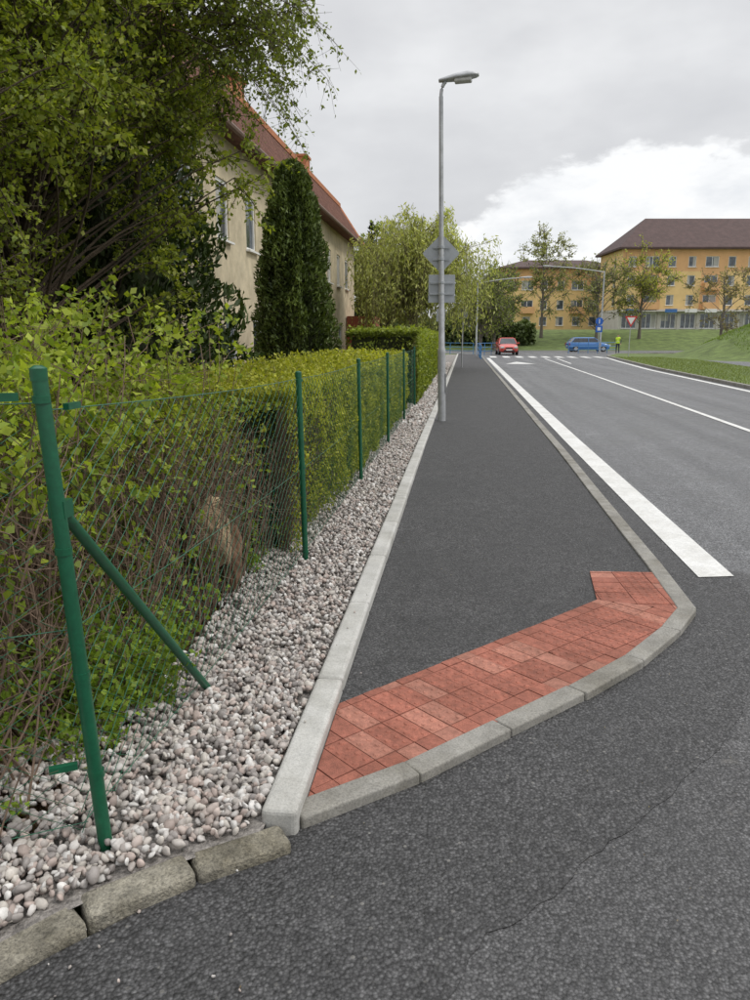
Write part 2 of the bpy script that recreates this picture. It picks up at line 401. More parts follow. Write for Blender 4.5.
# ------------------------------------------------------------------ gravel strip
def inside_gravel(x, y):
    left = -1.36 + .06 * math.sin(y * 2.3) if y > 2.6 else -1.36 - .55 * (2.6 - y)
    if y > 8: left = -1.2
    if x < left or x > -.63 + .004 * max(0, y - 6): return False
    pts = [(-.58, 2.14), (-.93, 1.875), (-1.15, 1.645), (-1.40, 1.285), (-1.71, .75)]
    for i in range(len(pts) - 1):
        (x0, y0), (x1, y1) = pts[i], pts[i + 1]
        if x1 <= x <= x0: return y > y0 + (y1 - y0) * (x - x0) / (x1 - x0) + .002
    return y > .8
import bmesh
def ico(sub):
    bm = bmesh.new(); bmesh.ops.create_icosphere(bm, subdivisions=sub, radius=1)
    v = np.array([x.co[:] for x in bm.verts]); f = np.array([[w.index for w in x.verts] for x in bm.faces]); bm.free(); return v, f
def stones(y0, y1, dens, smin, smax, sub, zb, zr):
    V0, F0 = ico(sub); pts = []
    A = (y1 - y0) * 1.3; n = int(A * dens)
    for _ in range(n):
        x = random.uniform(-1.9, -.6); y = random.uniform(y0, y1)
        if inside_gravel(x, y): pts.append((x, y))
    if y0 < 1:
        for _ in range(28): pts.append((random.uniform(-.6, -.3), random.uniform(2.3, 5)) if random.random() < .25 else (random.uniform(-1.2, -.5), random.uniform(1.3, 1.95)))
    n = len(pts); P = np.array(pts)
    Z = zb + rng.uniform(0, zr, n)
    Z += .05 * np.clip((-1.15 - P[:, 0]) / .25, 0, 1.5)
    s = rng.uniform(smin, smax, n) * (1 + .35 * (rng.random(n) > .9))
    if y0 < 1: 
        s[-28:] *= .3
        Z[-28:] = np.where(P[-28:, 1] > 2.2, np.where(P[-28:, 0] < -.5, .10, .035), .012)
    vs = np.empty((n, len(V0), 3)); var = []
    for k in range(10):
        d = np.array([1 + .38 * noise.noise(Vector(v) * 1.1 + Vector((k * 7, 0, 0))) + .18 * noise.noise(Vector(v) * 2.7 + Vector((k * 3, 9, 0))) for v in V0.tolist()])
        var.append(V0 * d[:, None])
    q = unit(rng.normal(size=(n, 4)))
    w, x, y, z = q.T
    R = np.stack([1 - 2 * (y * y + z * z), 2 * (x * y - z * w), 2 * (x * z + y * w), 2 * (x * y + z * w), 1 - 2 * (x * x + z * z), 2 * (y * z - x * w), 2 * (x * z - y * w), 2 * (y * z + x * w), 1 - 2 * (x * x + y * y)], 1).reshape(n, 3, 3)
    sc = np.stack([s, s * rng.uniform(.6, .95, n), s * rng.uniform(.4, .75, n)], 1)
    for i in range(n):
        vs[i] = (var[i % 10] * sc[i]) @ R[i].T + (P[i, 0], P[i, 1], Z[i])
    F = (F0[None] + (np.arange(n) * len(V0))[:, None, None]).reshape(-1, 3)
    pal = np.array([(.50, .46, .42), (.40, .36, .33), (.57, .54, .51), (.34, .31, .29), (.46, .39, .35), (.27, .245, .23), (.54, .50, .45), (.65, .63, .60), (.44, .36, .32)])
    c = pal[rng.integers(0, 9, n)] * rng.uniform(.75, 1.1, (n, 1))
    return vs.reshape(-1, 3), F, np.repeat(c, len(V0), axis=0)
parts = [stones(.8, 3.4, 3300, .010, .0195, 2, .052, .03), stones(3.4, 6.5, 2100, .011, .021, 1, .052, .03), stones(6.5, 13, 1300, .013, .025, 1, .052, .03), stones(13, 45, 320, .025, .045, 1, .055, .03)]
o = 0; VV = []; FF = []; CC = []
for v, f, c in parts: VV.append(v); FF.append(f + o); CC.append(c); o += len(v)
fast_mesh('gravel', np.concatenate(VV), np.concatenate(FF), np.concatenate(CC), m_stone, smooth=True)
g = Geo()
g.add([(-1.68, .72, .044), (-1.38, 1.24, .044), (-1.11, 1.63, .044), (-.91, 1.84, .044), (-.60, 2.08, .044), (-.60, 6, .044), (-.40, 66, .06), (-1.25, 66, .06), (-1.9, 8, .044), (-2.4, .4, .044), (-1.9, .3, .044)], [tuple(range(11))])
g.build('gravel_bed', [m_gbase])

# ------------------------------------------------------------------ soil bank
def bank(x, y):
    e = -1.28 - .55 * max(0, 2.6 - y) - .02 * math.sin(y * 3)
    t = (e - x) / .95
    h = .42 * sm(t) * (1 - .65 * sm((y - 6) / 3)) * sm((y + 1) / 2)
    h += .14 * math.exp(-((x + 1.62) / .18) ** 2 - ((y - 2.15) / .28) ** 2)
    return .035 + h + (.05 * noise.noise(Vector((x * 3, y * 3, 0))) + .035 * noise.noise(Vector((x * 9, y * 9, 3))) + .015 * noise.noise(Vector((x * 26, y * 26, 3)))) * sm(t * 3)
g = Geo(); bx = np.concatenate([np.linspace(-1.2, -2.2, 55), np.linspace(-2.3, -6, 25)]); by = np.concatenate([np.linspace(-1, 1, 16), np.linspace(1.03, 3.5, 110), np.linspace(3.55, 8, 60), np.linspace(8.5, 60, 30)]); NB = len(bx)
g.add([(x, y, bank(x, y)) for y in by for x in bx], [(j * NB + i, j * NB + i + 1, (j + 1) * NB + i + 1, (j + 1) * NB + i) for j in range(len(by) - 1) for i in range(NB - 1)])
g.build('soil_bank', [m_soil], smooth=True)

# ------------------------------------------------------------------ fence
posts = [(-1.06, 1.96)] + [(-1.055 + .004 * max(0, y - 6), y) for y in (5.02, 7.97, 10.95, 13.95, 16.95, 19.95, 22.95, 25.95)]
fe = empty('chain_link_fence'); g = Geo()
H = 1.34
def post(x, y, h, r, lean=(0, 0)):
    g.tube([(x, y, 0), (x + lean[0] * .5, y + lean[1] * .5, h * .5), (x + lean[0], y + lean[1], h)], r, 14, 0)
    g.tube([(x + lean[0], y + lean[1], h - .03), (x + lean[0], y + lean[1], h + .004), (x + lean[0], y + lean[1], h + .012)], [r + .002, r + .002, r * .5], 14, 0, cap=True)
post(-1.06, 1.96, 1.51, .0215, (-.085, .01))
for k_, (x, y) in enumerate(posts[1:]): post(x, y, H + .02, .0195, (random.uniform(-.03, -.01), random.uniform(-.01, .01)))
g.tube([(-1.125, 1.98, 1.12), (-1.085, 3.04, .03)], .0175, 12, 0)
g.box((-1.125, 1.985, 1.12), (.05, .05, .05), 0, 0)
for z in (1.43, 1.0, .62, .3):
    lx = -1.06 - .085 * z / 1.5
    g.tube([(lx, 1.965, z - .010), (lx, 1.965, z + .010)], .0245, 14, 0, cap=True)
g.box((-1.105, 2.06, 1.405), (.018, .07, .018), 0, 0); g.box((-1.22, 1.90, 1.44), (.09, .018, .022), math.radians(28), 0)
g.box((-1.16, 1.93, .33), (.08, .018, .02), math.radians(28), 0)
for x, y in posts[1:]:
    for z in (H - .03, .72, .12): g.tube([(x - .02 * z / H, y, z - .008), (x - .02 * z / H, y, z + .008)], .0235, 12, 0, cap=True)
ob = g.build('posts', [m_green], smooth=True, parent=fe)
em = ob.modifiers.new('es', 'EDGE_SPLIT'); em.split_angle = math.radians(50)
g = Geo()
def net(P0, P1, d, dz, z0, z1a, z1b, r):
    P0 = Vector(P0); P1 = Vector(P1); L = (P1 - P0).length; D = (P1 - P0) / L; n = int(L / d); N = Vector((-D.y, D.x))
    for k in range(n):
        s = (k + .5) * d; pts = []; top = z1a + (z1b - z1a) * s / L; m = int((top - z0) / dz); sag = -.018 * math.sin(math.pi * s / L)
        for j in range(m + 1):
            w = s + (d / 2) * (1 if (j + k) % 2 else -1)
            nz = .016 * noise.noise(Vector((s * 1.7, j * .09, 2)))
            p = P0 + D * w + N * (.024 + nz + (.0015 if j % 2 else -.0015)); z = z0 + j * dz * (top + sag - z0) / (m * dz)
            pts.append((p.x, p.y, z + .014 * noise.noise(Vector((s * 2, j * .2, 5)))))
        g.tube(pts, r, 3)
    for z in (.02, .5, 1.0):
        a = P0 + N * .022; b = P1 + N * .022
        z_a = z0 + (z1a - z0) * z; z_b = z0 + (z1b - z0) * z
        g.tube([(a.x + (b.x - a.x) * t, a.y + (b.y - a.y) * t, z_a + (z_b - z_a) * t - .016 * math.sin(math.pi * t)) for t in np.linspace(0, 1, 9)], r * 1.2, 4)
net((-1.115, 1.96), (-1.055, 5.02), .055, .036, .09, 1.40, 1.32, .0016)
for i in range(1, len(posts) - 1):
    net(posts[i], posts[i + 1], .055 if i < 3 else (.075 if i == 3 else .12), .036 if i < 3 else (.05 if i == 3 else .08), .09, 1.32, 1.32, .0016 if i < 3 else .002)
net((-2.9, 1.05), (-1.115, 1.96), .055, .036, .09, 1.46, 1.42, .0016)
g.build('wire_mesh', [m_wire], parent=fe)

# ------------------------------------------------------------------ plants
def tubes_from(g, p0, p1, r0, r1, bend, n=5, sides=4):
    p0 = Vector(p0); p1 = Vector(p1); m = (p0 + p1) / 2 + bend
    pts = [p0 * (1 - t) ** 2 + m * 2 * t * (1 - t) + p1 * t * t for t in np.linspace(0, 1, n)]
    g.tube(pts, [r0 + (r1 - r0) * t for t in np.linspace(0, 1, n)], sides)
    return pts

def rv(s=1): return Vector((random.gauss(0, s), random.gauss(0, s), random.gauss(0, s)))

def tree(name, base, top, c, R, tr, ncl, ntw, nlf, leaf, cA, cB, tw=.5, droop=0., gap=-.15, seed=1, mat=None, barkm=None, hang=0., bias=.55, twr=.0035, jl=.0, brk=.28, asp=.62, lk=.5):
    random.seed(seed); e = empty(name); g = Geo(); base = Vector(base); c = Vector(c)
    trunk = []; n = 8
    for i in range(n + 1):
        t = i / n; p = base + (Vector((c.x, c.y, top)) - base) * t + Vector((noise.noise(Vector((seed, t * 3, 0))), noise.noise(Vector((seed, t * 3, 9))), 0)) * .25 * t * (top - base.z) / 5
        trunk.append(p)
    g.tube(trunk, [tr * (1.25 if i == 0 else 1) * (1 - .85 * i / n) for i in range(n + 1)], 9)
    C = []; CL = []; K = 0; AL = []
    tries = 0
    while K < ncl and tries < ncl * 20:
        tries += 1
        v = rv(1); v.normalize(); v *= random.random() ** (bias)
        if noise.noise(v * 2.2 + Vector((seed * 3.1, 0, 0))) < gap: continue
        p = c + Vector((v.x * R[0], v.y * R[1], v.z * R[2])); K += 1
        if p.z < base.z + .3: p.z = base.z + .3 + random.random() * .4
        horiz = math.hypot(p.x - c.x, p.y - c.y)
        tz = min(max((p.z - .75 * horiz - base.z) / (top - base.z), .12), .97); k = tz * n; i = min(int(k), n - 1)
        q = trunk[i].lerp(trunk[i + 1], k - i)
        L = (p - q).length
        pts = tubes_from(g, q, p, tr * brk * (1 - .6 * tz), .004 + tr * .015, Vector((0, 0, .12 * L)) + rv(.07 * L), 6, 5)
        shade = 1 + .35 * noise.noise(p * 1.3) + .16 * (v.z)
        for t in range(ntw):
            o = pts[-1] if t < ntw * .6 else pts[-2].lerp(pts[-1], random.random())
            d = (rv(1) + v * .9 + Vector((0, 0, .25 - droop))).normalized()
            l = tw * random.uniform(.5, 1.2); q2 = o + d * l * (1 if not hang else .6)
            bend = Vector((0, 0, -droop * l * .3)) + rv(.1 * l)
            if hang:
                hl = hang * random.uniform(.25, 1.0) * (.45 + .55 * min(1, horiz / max(R[0], .1))); hl = min(hl, max(.3, q2.z - base.z - 1.2))
                tp = [o, q2] + [q2 + Vector((d.x, d.y, 0)) * .35 * s_ + Vector((0, 0, -hl * s_)) + rv(.05) for s_ in (.25, .5, .75, 1)]
                g.tube(tp, [twr * 1.6] + [twr] * 5, 3)
            else:
                tp = tubes_from(g, o, q2, twr * 1.6, twr * .6, bend, 4, 3)
            for _ in range(nlf):
                k = random.random() ** .8 * (len(tp) - 1); i = min(int(k), len(tp) - 2)
                C.append(tp[i].lerp(tp[i + 1], k - i)); CL.append(shade); AL.append((tp[i + 1] - tp[i]).normalized())
    g.build('trunk_and_branches', [barkm or m_bark], smooth=True, parent=e, fixn=False)
    C = np.array([x[:] for x in C]); AL = np.array([x[:] for x in AL]); C += rng.normal(size=C.shape) * (leaf * .45 + jl)
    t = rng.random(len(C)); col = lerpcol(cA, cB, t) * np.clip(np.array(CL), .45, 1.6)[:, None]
    leaf_mesh('foliage', C, leaf, col, mat or m_leaf, e, asp, along=AL, k=lk)
    return e

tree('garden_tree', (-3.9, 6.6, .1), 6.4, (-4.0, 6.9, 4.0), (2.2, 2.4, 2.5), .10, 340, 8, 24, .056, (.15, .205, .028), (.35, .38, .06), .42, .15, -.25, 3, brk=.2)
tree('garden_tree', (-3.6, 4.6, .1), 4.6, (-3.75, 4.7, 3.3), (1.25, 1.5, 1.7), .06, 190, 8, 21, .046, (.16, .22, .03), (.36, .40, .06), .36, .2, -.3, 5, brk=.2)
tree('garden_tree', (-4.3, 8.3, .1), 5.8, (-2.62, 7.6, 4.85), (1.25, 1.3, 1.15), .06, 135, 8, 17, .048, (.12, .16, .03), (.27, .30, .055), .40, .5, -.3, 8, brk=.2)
g = Geo(); C = []; AL = []; random.seed(77); e = empty('overhanging_branch')
for _ in range(30):
    a = Vector((-2.35 + random.uniform(-.4, .3), 7.4 + random.uniform(-.5, .5), random.uniform(4.1, 4.9))); b = a + Vector((random.uniform(.3, .98), random.uniform(-.4, .4), random.uniform(-.95, .0)))
    pts = tubes_from(g, a, b, .007, .002, Vector((.05, 0, .22)), 9, 4)
    for i in range(2, 9):
        for _k in range(3):
            t = pts[i] + rv(.10); q = t + Vector((random.gauss(0, .06), random.gauss(0, .06), -random.uniform(.05, .2)))
            tubes_from(g, pts[i], q, .002, .001, rv(.02), 3, 3)
            for _j in range(6): C.append(pts[i].lerp(q, random.random()) + rv(.02)); AL.append((q - t).normalized())
g.build('twigs', [m_bark], parent=e, fixn=False)
leaf_mesh('foliage', np.array([c[:] for c in C]), .046, lerpcol((.12, .16, .03), (.26, .30, .06), rng.random(len(C))), m_leaf, e, .55, along=np.array([c[:] for c in AL]), k=.8)

def conifer(name, base, h, r, n, leaf, cA, cB, seed, pw=.8, core=.62, mat=None, low=.0):
    random.seed(seed); e = empty(name); g = Geo(); b = Vector(base)
    g.tube([b, b + Vector((0, 0, h * .9))], [r * .12, .01], 8)
    lv = 14
    prof = lambda t: (min(1, (t + .12) / .25) if t < .13 else 1) * (1 - t) ** pw
    pts = [b + Vector((0, 0, .1 + h * .93 * i / lv)) for i in range(lv + 1)]
    g.tube(pts, [max(.01, r * core * prof(i / lv)) for i in range(lv + 1)], 14, 1)  # solid dark core, added within the crown to stop light passing through
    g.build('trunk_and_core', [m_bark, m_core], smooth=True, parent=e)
    t = 1 - np.sqrt(rng.random(n)) if pw > .7 else rng.random(n)
    a = rng.random(n) * 2 * np.pi
    pr = np.array([prof(x) for x in t])
    lump = np.array([1 + .30 * noise.noise(Vector((math.cos(x) * 2.2, math.sin(x) * 2.2, y * h * 1.3 + seed))) + .2 * noise.noise(Vector((math.cos(x) * 5, math.sin(x) * 5, y * h * 3.4 + seed))) for x, y in zip(a, t)])
    rad = r * pr * lump * (1 - .38 * rng.random(n) ** 2)
    C = np.stack([b.x + rad * np.cos(a), b.y + rad * np.sin(a), b.z + .08 + t * h], 1)
    al = np.stack([np.cos(a) * .5, np.sin(a) * .5, np.full(n, .7)], 1)
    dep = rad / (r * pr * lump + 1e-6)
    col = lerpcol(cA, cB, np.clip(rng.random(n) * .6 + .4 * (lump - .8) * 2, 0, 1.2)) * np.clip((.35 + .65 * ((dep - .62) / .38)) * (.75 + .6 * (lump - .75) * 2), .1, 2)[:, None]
    leaf_mesh('foliage', C, leaf, np.clip(col, .004, 1), mat or m_leafd, e, .38, along=al, k=1.4)
    return e
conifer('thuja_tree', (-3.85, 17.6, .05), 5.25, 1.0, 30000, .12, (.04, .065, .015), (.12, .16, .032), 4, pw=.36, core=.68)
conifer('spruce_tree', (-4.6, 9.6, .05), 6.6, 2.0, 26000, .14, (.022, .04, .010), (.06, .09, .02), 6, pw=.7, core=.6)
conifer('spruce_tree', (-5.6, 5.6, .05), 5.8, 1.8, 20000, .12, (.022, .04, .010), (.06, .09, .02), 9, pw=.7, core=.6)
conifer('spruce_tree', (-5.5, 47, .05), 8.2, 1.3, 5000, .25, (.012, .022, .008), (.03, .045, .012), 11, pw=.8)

def hedge(name, x0, x1, y0, y1, h, n, leaf, cA, cB, seed, side_dark=.6, bare_to=None):
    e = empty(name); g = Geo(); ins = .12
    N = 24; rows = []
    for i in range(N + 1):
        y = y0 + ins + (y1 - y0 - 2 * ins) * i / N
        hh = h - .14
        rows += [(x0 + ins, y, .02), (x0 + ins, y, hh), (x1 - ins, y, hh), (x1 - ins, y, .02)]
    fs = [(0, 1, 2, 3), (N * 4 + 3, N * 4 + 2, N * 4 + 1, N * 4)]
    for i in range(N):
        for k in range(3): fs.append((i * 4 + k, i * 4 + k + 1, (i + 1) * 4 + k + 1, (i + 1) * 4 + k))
    g.add(rows, fs); g.build('light_block_box', [m_core], parent=e)  # solid dark box added inside the hedge to block light, not modelled twigs
    g = Geo()
    for _ in range(1800):
        y = y0 + (y1 - y0) * random.random() ** 2.4; z = random.uniform(0, h * .78)
        p = Vector((x1 - .12, y, z)); q = p + Vector((random.uniform(.03, .13), random.gauss(0, .12), random.uniform(.08, .35)))
        tubes_from(g, p, q, .0035, .0015, rv(.02), 4, 3)
    for _ in range(260):   # shoots above the clipped line
        y = y0 + (y1 - y0) * random.random() ** 1.6; x = random.uniform(x0, x1)
        p = Vector((x, y, h - .1)); q = p + Vector((random.gauss(0, .03), random.gauss(0, .03), random.uniform(.12, .24)))
        tubes_from(g, p, q, .002, .001, rv(.01), 3, 3)
    g.build('side_twigs', [m_twig], parent=e, fixn=False)
    A = [(y1 - y0) * h, (y1 - y0) * (x1 - x0), (x1 - x0) * h, (y1 - y0) * h * .12]; A = np.array(A); cnt = (n * A / A.sum()).astype(int)
    P = []; sh = []
    def nz(p, s): return noise.noise(Vector(p) * s + Vector((seed, 0, 0)))
    for kind, c in enumerate(cnt):
        for _ in range(c):
            yr = y0 + (y1 - y0) * random.random() ** (1.5)
            dpt = random.random() ** 2 * .16
            if kind == 0:
                z = random.random() * h
                if bare_to and yr < bare_to and random.random() < .8 * (1 - (yr - y0) / (bare_to - y0)) * min(1, (h - z) / .35): continue
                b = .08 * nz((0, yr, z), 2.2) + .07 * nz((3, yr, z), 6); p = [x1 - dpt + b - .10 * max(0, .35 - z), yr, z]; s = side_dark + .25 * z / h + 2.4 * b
            elif kind == 1:
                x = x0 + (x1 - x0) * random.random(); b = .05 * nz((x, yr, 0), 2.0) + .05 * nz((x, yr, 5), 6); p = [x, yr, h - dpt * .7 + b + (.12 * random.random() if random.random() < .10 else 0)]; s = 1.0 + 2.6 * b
            elif kind == 2:
                x = x0 + (x1 - x0) * random.random(); z = random.random() * h
                if bare_to and random.random() < .7 * min(1, (h - z) / .3): continue
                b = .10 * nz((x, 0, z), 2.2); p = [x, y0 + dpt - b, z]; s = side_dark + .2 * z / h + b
            else:
                z = random.random() * h; p = [x0 + dpt, yr, z]; s = .7
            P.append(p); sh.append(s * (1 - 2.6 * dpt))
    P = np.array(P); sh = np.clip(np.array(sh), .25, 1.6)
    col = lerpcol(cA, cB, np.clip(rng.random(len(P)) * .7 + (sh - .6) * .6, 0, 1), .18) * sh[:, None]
    d = np.hypot(P[:, 0], P[:, 1])
    leaf_mesh('foliage', P, leaf * np.clip(d / 7, .85, 3.2), col, m_leaf, e, .6, flat=.4)
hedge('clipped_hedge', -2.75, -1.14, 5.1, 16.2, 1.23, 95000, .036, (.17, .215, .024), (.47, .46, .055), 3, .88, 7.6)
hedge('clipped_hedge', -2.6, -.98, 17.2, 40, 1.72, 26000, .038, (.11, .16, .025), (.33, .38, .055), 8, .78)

def shrub(name, stems, leafn, leaf, cA, cB, seed, tipleaf=.5):
    random.seed(seed); e = empty(name); g = Geo(); C = []; 
    for b, t, r in stems:
        b = Vector(b); t = Vector(t); L = (t - b).length
        pts = tubes_from(g, b, t, r, r * .35, rv(.10 * L) + Vector((0, 0, .08 * L)), 7, 4)
        for _ in range(5):
            k = random.uniform(2, 5.9); i = int(k); o = pts[i].lerp(pts[i + 1], k - i); q = o + (rv(1) + Vector((0, 0, .5))).normalized() * L * random.uniform(.12, .3)
            tp = tubes_from(g, o, q, r * .4, r * .15, rv(.03), 4, 3)
            for _ in range(leafn):
                s = random.random() ** tipleaf * 2.99; j = int(s); C.append(tp[j].lerp(tp[j + 1], s - j))
    g.build('stems', [m_twig], parent=e, fixn=False)
    if C:
        C = np.array([c[:] for c in C]) ; C += rng.normal(size=C.shape) * leaf * .5
        shade = np.array([1 + .5 * noise.noise(Vector(c) * 2.5) for c in C.tolist()])
        leaf_mesh('foliage', C, leaf, lerpcol(cA, cB, rng.random(len(C))) * shade[:, None], m_leaf, e, .62, flat=.5)
    return e
def stemset(n, cx, cy, rx, ry, ztop, spread=.35, zmin=.6, xmax=-1.22):
    out = []
    for _ in range(n):
        x = cx + random.uniform(-rx, rx); y = cy + random.uniform(-ry, ry)
        zt = random.uniform(zmin, ztop); tx = x + random.gauss(0, spread); tx = min(tx, xmax)
        x = min(x, xmax - .12)
        out.append(((x, y, bank(x, y) - .03), (tx, y + random.gauss(0, spread), bank(x, y) + zt), random.uniform(.003, .008)))
    return out
random.seed(21)
shrub('leafy_shrub', stemset(240, -2.35, 3.7, .75, 1.3, 1.35, .25, .9), 15, .047, (.15, .22, .024), (.36, .42, .055), 31)
shrub('leafy_shrub', stemset(80, -1.95, 2.7, .4, .8, 1.1, .2, .3), 7, .042, (.11, .18, .022), (.28, .35, .05), 32)
shrub('bare_shrub', stemset(520, -1.62, 4.7, .36, 1.1, 1.0, .15, .6), 0, .03, (.06, .1, .02), (.1, .14, .02), 33)
shrub('bare_shrub', stemset(230, -1.75, 2.7, .4, .9, .95, .25, .4), 0, .03, (.06, .1, .02), (.1, .14, .02), 34)
shrub('leafy_shrub', stemset(60, -1.62, 3.9, .25, 1.2, 1.0, .2, .3), 5, .037, (.12, .19, .02), (.28, .36, .05), 36)
shrub('leafy_shrub', [((-1.8 + random.uniform(-.4, .3), 4.7 + random.uniform(-.9, .7), .5), (-1.75 + random.uniform(-.45, .42), 4.7 + random.uniform(-1, .8), random.uniform(.98, 1.22)), .004) for _ in range(150)], 11, .034, (.18, .24, .025), (.42, .44, .05), 37, .3)
random.seed(5)
low = []
for _ in range(270):
    cx, cy, r = random.choice([(-1.45, 2.65, .2), (-1.55, 3.2, .25), (-1.5, 4.6, .2), (-1.4, 2.8, .2)])
    x = cx + random.gauss(0, r * .6); y = cy + random.gauss(0, r); x = min(x, -1.33)
    z = bank(x, y); low.append(((x, y, z - .02), (x + random.gauss(.03, .09), y + random.gauss(0, .09), z + random.uniform(.1, .42)), .002))
for _ in range(30):
    x = -1.6 + random.gauss(0, .12); y = 2.1 + random.gauss(0, .25); z = bank(x, y); low.append(((x, y, z - .02), (x + random.gauss(.03, .06), y + random.gauss(0, .06), z + random.uniform(.06, .2)), .0015))
shrub('weeds', low, 6, .034, (.12, .20, .02), (.28, .38, .05), 35)
n = 9000; x = -1.3 - np.abs(rng.normal(0, .4, n)); y = 1.2 + 5.3 * rng.random(n) ** 1.4
z = np.array([bank(a, b) for a, b in zip(x, y)]) + .008
leaf_mesh('leaf_litter', np.stack([x, y, z], 1), .032, lerpcol((.10, .065, .035), (.28, .21, .13), rng.random(n)), m_leaf, None, .4, flat=3)
def rock(name, loc, sc, mat, seed, rot=0):
    V0, F0 = ico(4); g = Geo()
    vs = []
    for v in V0.tolist():
        v = Vector(v); d = 1 + .38 * noise.noise(v * 1.3 + Vector((seed, 0, 0))) + .18 * noise.noise(v * 3 + Vector((seed, 0, 0))) + .04 * noise.noise(v * 9)
        v = Vector((v.x * sc[0], v.y * sc[1], v.z * sc[2])) * d; v.rotate(Matrix.Rotation(rot, 3, 'X')); vs.append(v + Vector(loc))
    g.add(vs, F0.tolist()); return g.build(name, [mat], smooth=True)
m_rock = M('sandstone', (.42, .31, .19), .9, .5, 9, .4, 60, .008, grime=.35)
m_stump = M('rotten_wood', (.17, .10, .06), .9, .5, 25, .5, 50, .01)
rock('garden_rock', (-1.38, 4.02, .5), (.10, .13, .22), m_rock, 3, .3)
rock('tree_stump', (-1.30, 4.15, .33), (.045, .055, .17), m_stump, 8, -.1)

m_willow = M('willow_bark', (.20, .18, .09), .9, .3, 10)
tree('weeping_willow', (-2.4, 36, 0), 6.2, (-2.1, 36.5, 5.2), (3.4, 3.6, 1.9), .24, 230, 10, 13, .20, (.30, .34, .10), (.54, .55, .20), .9, 0, -.3, 12, barkm=m_willow, hang=3.6, twr=.005, asp=.34, lk=1.3, bias=.7)
tree('garden_tree', (-5.2, 46, 0), 7.2, (-5.2, 47, 5.0), (3.0, 3, 2.6), .22, 110, 8, 12, .24, (.11, .15, .035), (.22, .26, .06), 1.0, 0, -.3, 13, twr=.015)
bark2 = M('grey_bark', (.15, .13, .105), .9, .3, 6)
def st(X, Y): return (.9937 * X - .1118 * Y, .1118 * X + .9937 * Y)
for i, (X, Y, h, r, dens, cA, cB) in enumerate([
    (21.5, 100, 13.5, 4.2, .7, (.20, .22, .07), (.35, .36, .13)), (27.5, 96, 10.5, 4.4, .6, (.18, .19, .08), (.30, .31, .13)),
    (33.5, 98, 11.5, 4.2, .8, (.28, .30, .06), (.45, .45, .11)), (38.5, 86, 9.6, 4.6, .3, (.20, .17, .08), (.30, .26, .13)),
    (14.2, 92, 9.5, 3.2, 1.3, (.12, .16, .045), (.24, .28, .08)), (11.5, 84, 8.5, 3.2, 1.2, (.15, .19, .045), (.26, .30, .08))]):
    x, y = st(X, Y); z = gz(x, y)
    tree('street_tree', (x, y, z), z + h * .9, (x, y, z + h * .6), (r, r, h * .38), .20, int(84 * dens), 9, 7, .26, cA, cB, 1.4, 0, -.1, 40 + i, barkm=bark2, twr=.024, bias=.45)
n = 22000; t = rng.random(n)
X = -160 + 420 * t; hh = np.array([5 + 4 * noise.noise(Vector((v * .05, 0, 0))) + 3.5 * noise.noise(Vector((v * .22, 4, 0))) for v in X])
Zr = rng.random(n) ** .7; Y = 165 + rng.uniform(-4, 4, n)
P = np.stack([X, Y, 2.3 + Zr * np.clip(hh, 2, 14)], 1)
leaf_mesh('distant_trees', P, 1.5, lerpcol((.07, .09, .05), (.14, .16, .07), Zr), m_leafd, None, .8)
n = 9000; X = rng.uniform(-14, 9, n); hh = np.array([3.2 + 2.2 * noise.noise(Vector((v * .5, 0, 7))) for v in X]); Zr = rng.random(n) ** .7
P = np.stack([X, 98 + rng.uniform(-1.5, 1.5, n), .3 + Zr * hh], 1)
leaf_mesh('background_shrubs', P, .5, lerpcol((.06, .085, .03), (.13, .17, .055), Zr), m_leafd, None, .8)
n = 22000; t = rng.random(n); y = 14 + 44 * t ** 1.2
x = np.interp(y, [p[1] for p in edge[:7]], [p[0] for p in edge[:7]]) + .2 + rng.random(n) * 4.6
leaf_mesh('grass_tufts', np.stack([x, y, np.full(n, .10)], 1), .10, lerpcol((.12, .16, .045), (.23, .27, .09), rng.random(n)), m_leaf, None, .18, along=np.tile([0, 0, 1.], (n, 1)), k=1.6)
n = 16000; x = 24.5 + rng.normal(0, 5, n); y = 57 + rng.normal(0, 5, n); z = np.array([gz(a, b) for a, b in zip(x, y)]) + .04
ok = x > 18
leaf_mesh('mound_grass', np.stack([x, y, z], 1)[ok], .22, lerpcol((.12, .18, .04), (.21, .28, .07), rng.random(n))[ok], m_leaf, None, .2, along=np.tile([0, 0, 1.], (n, 1))[ok], k=1.6)

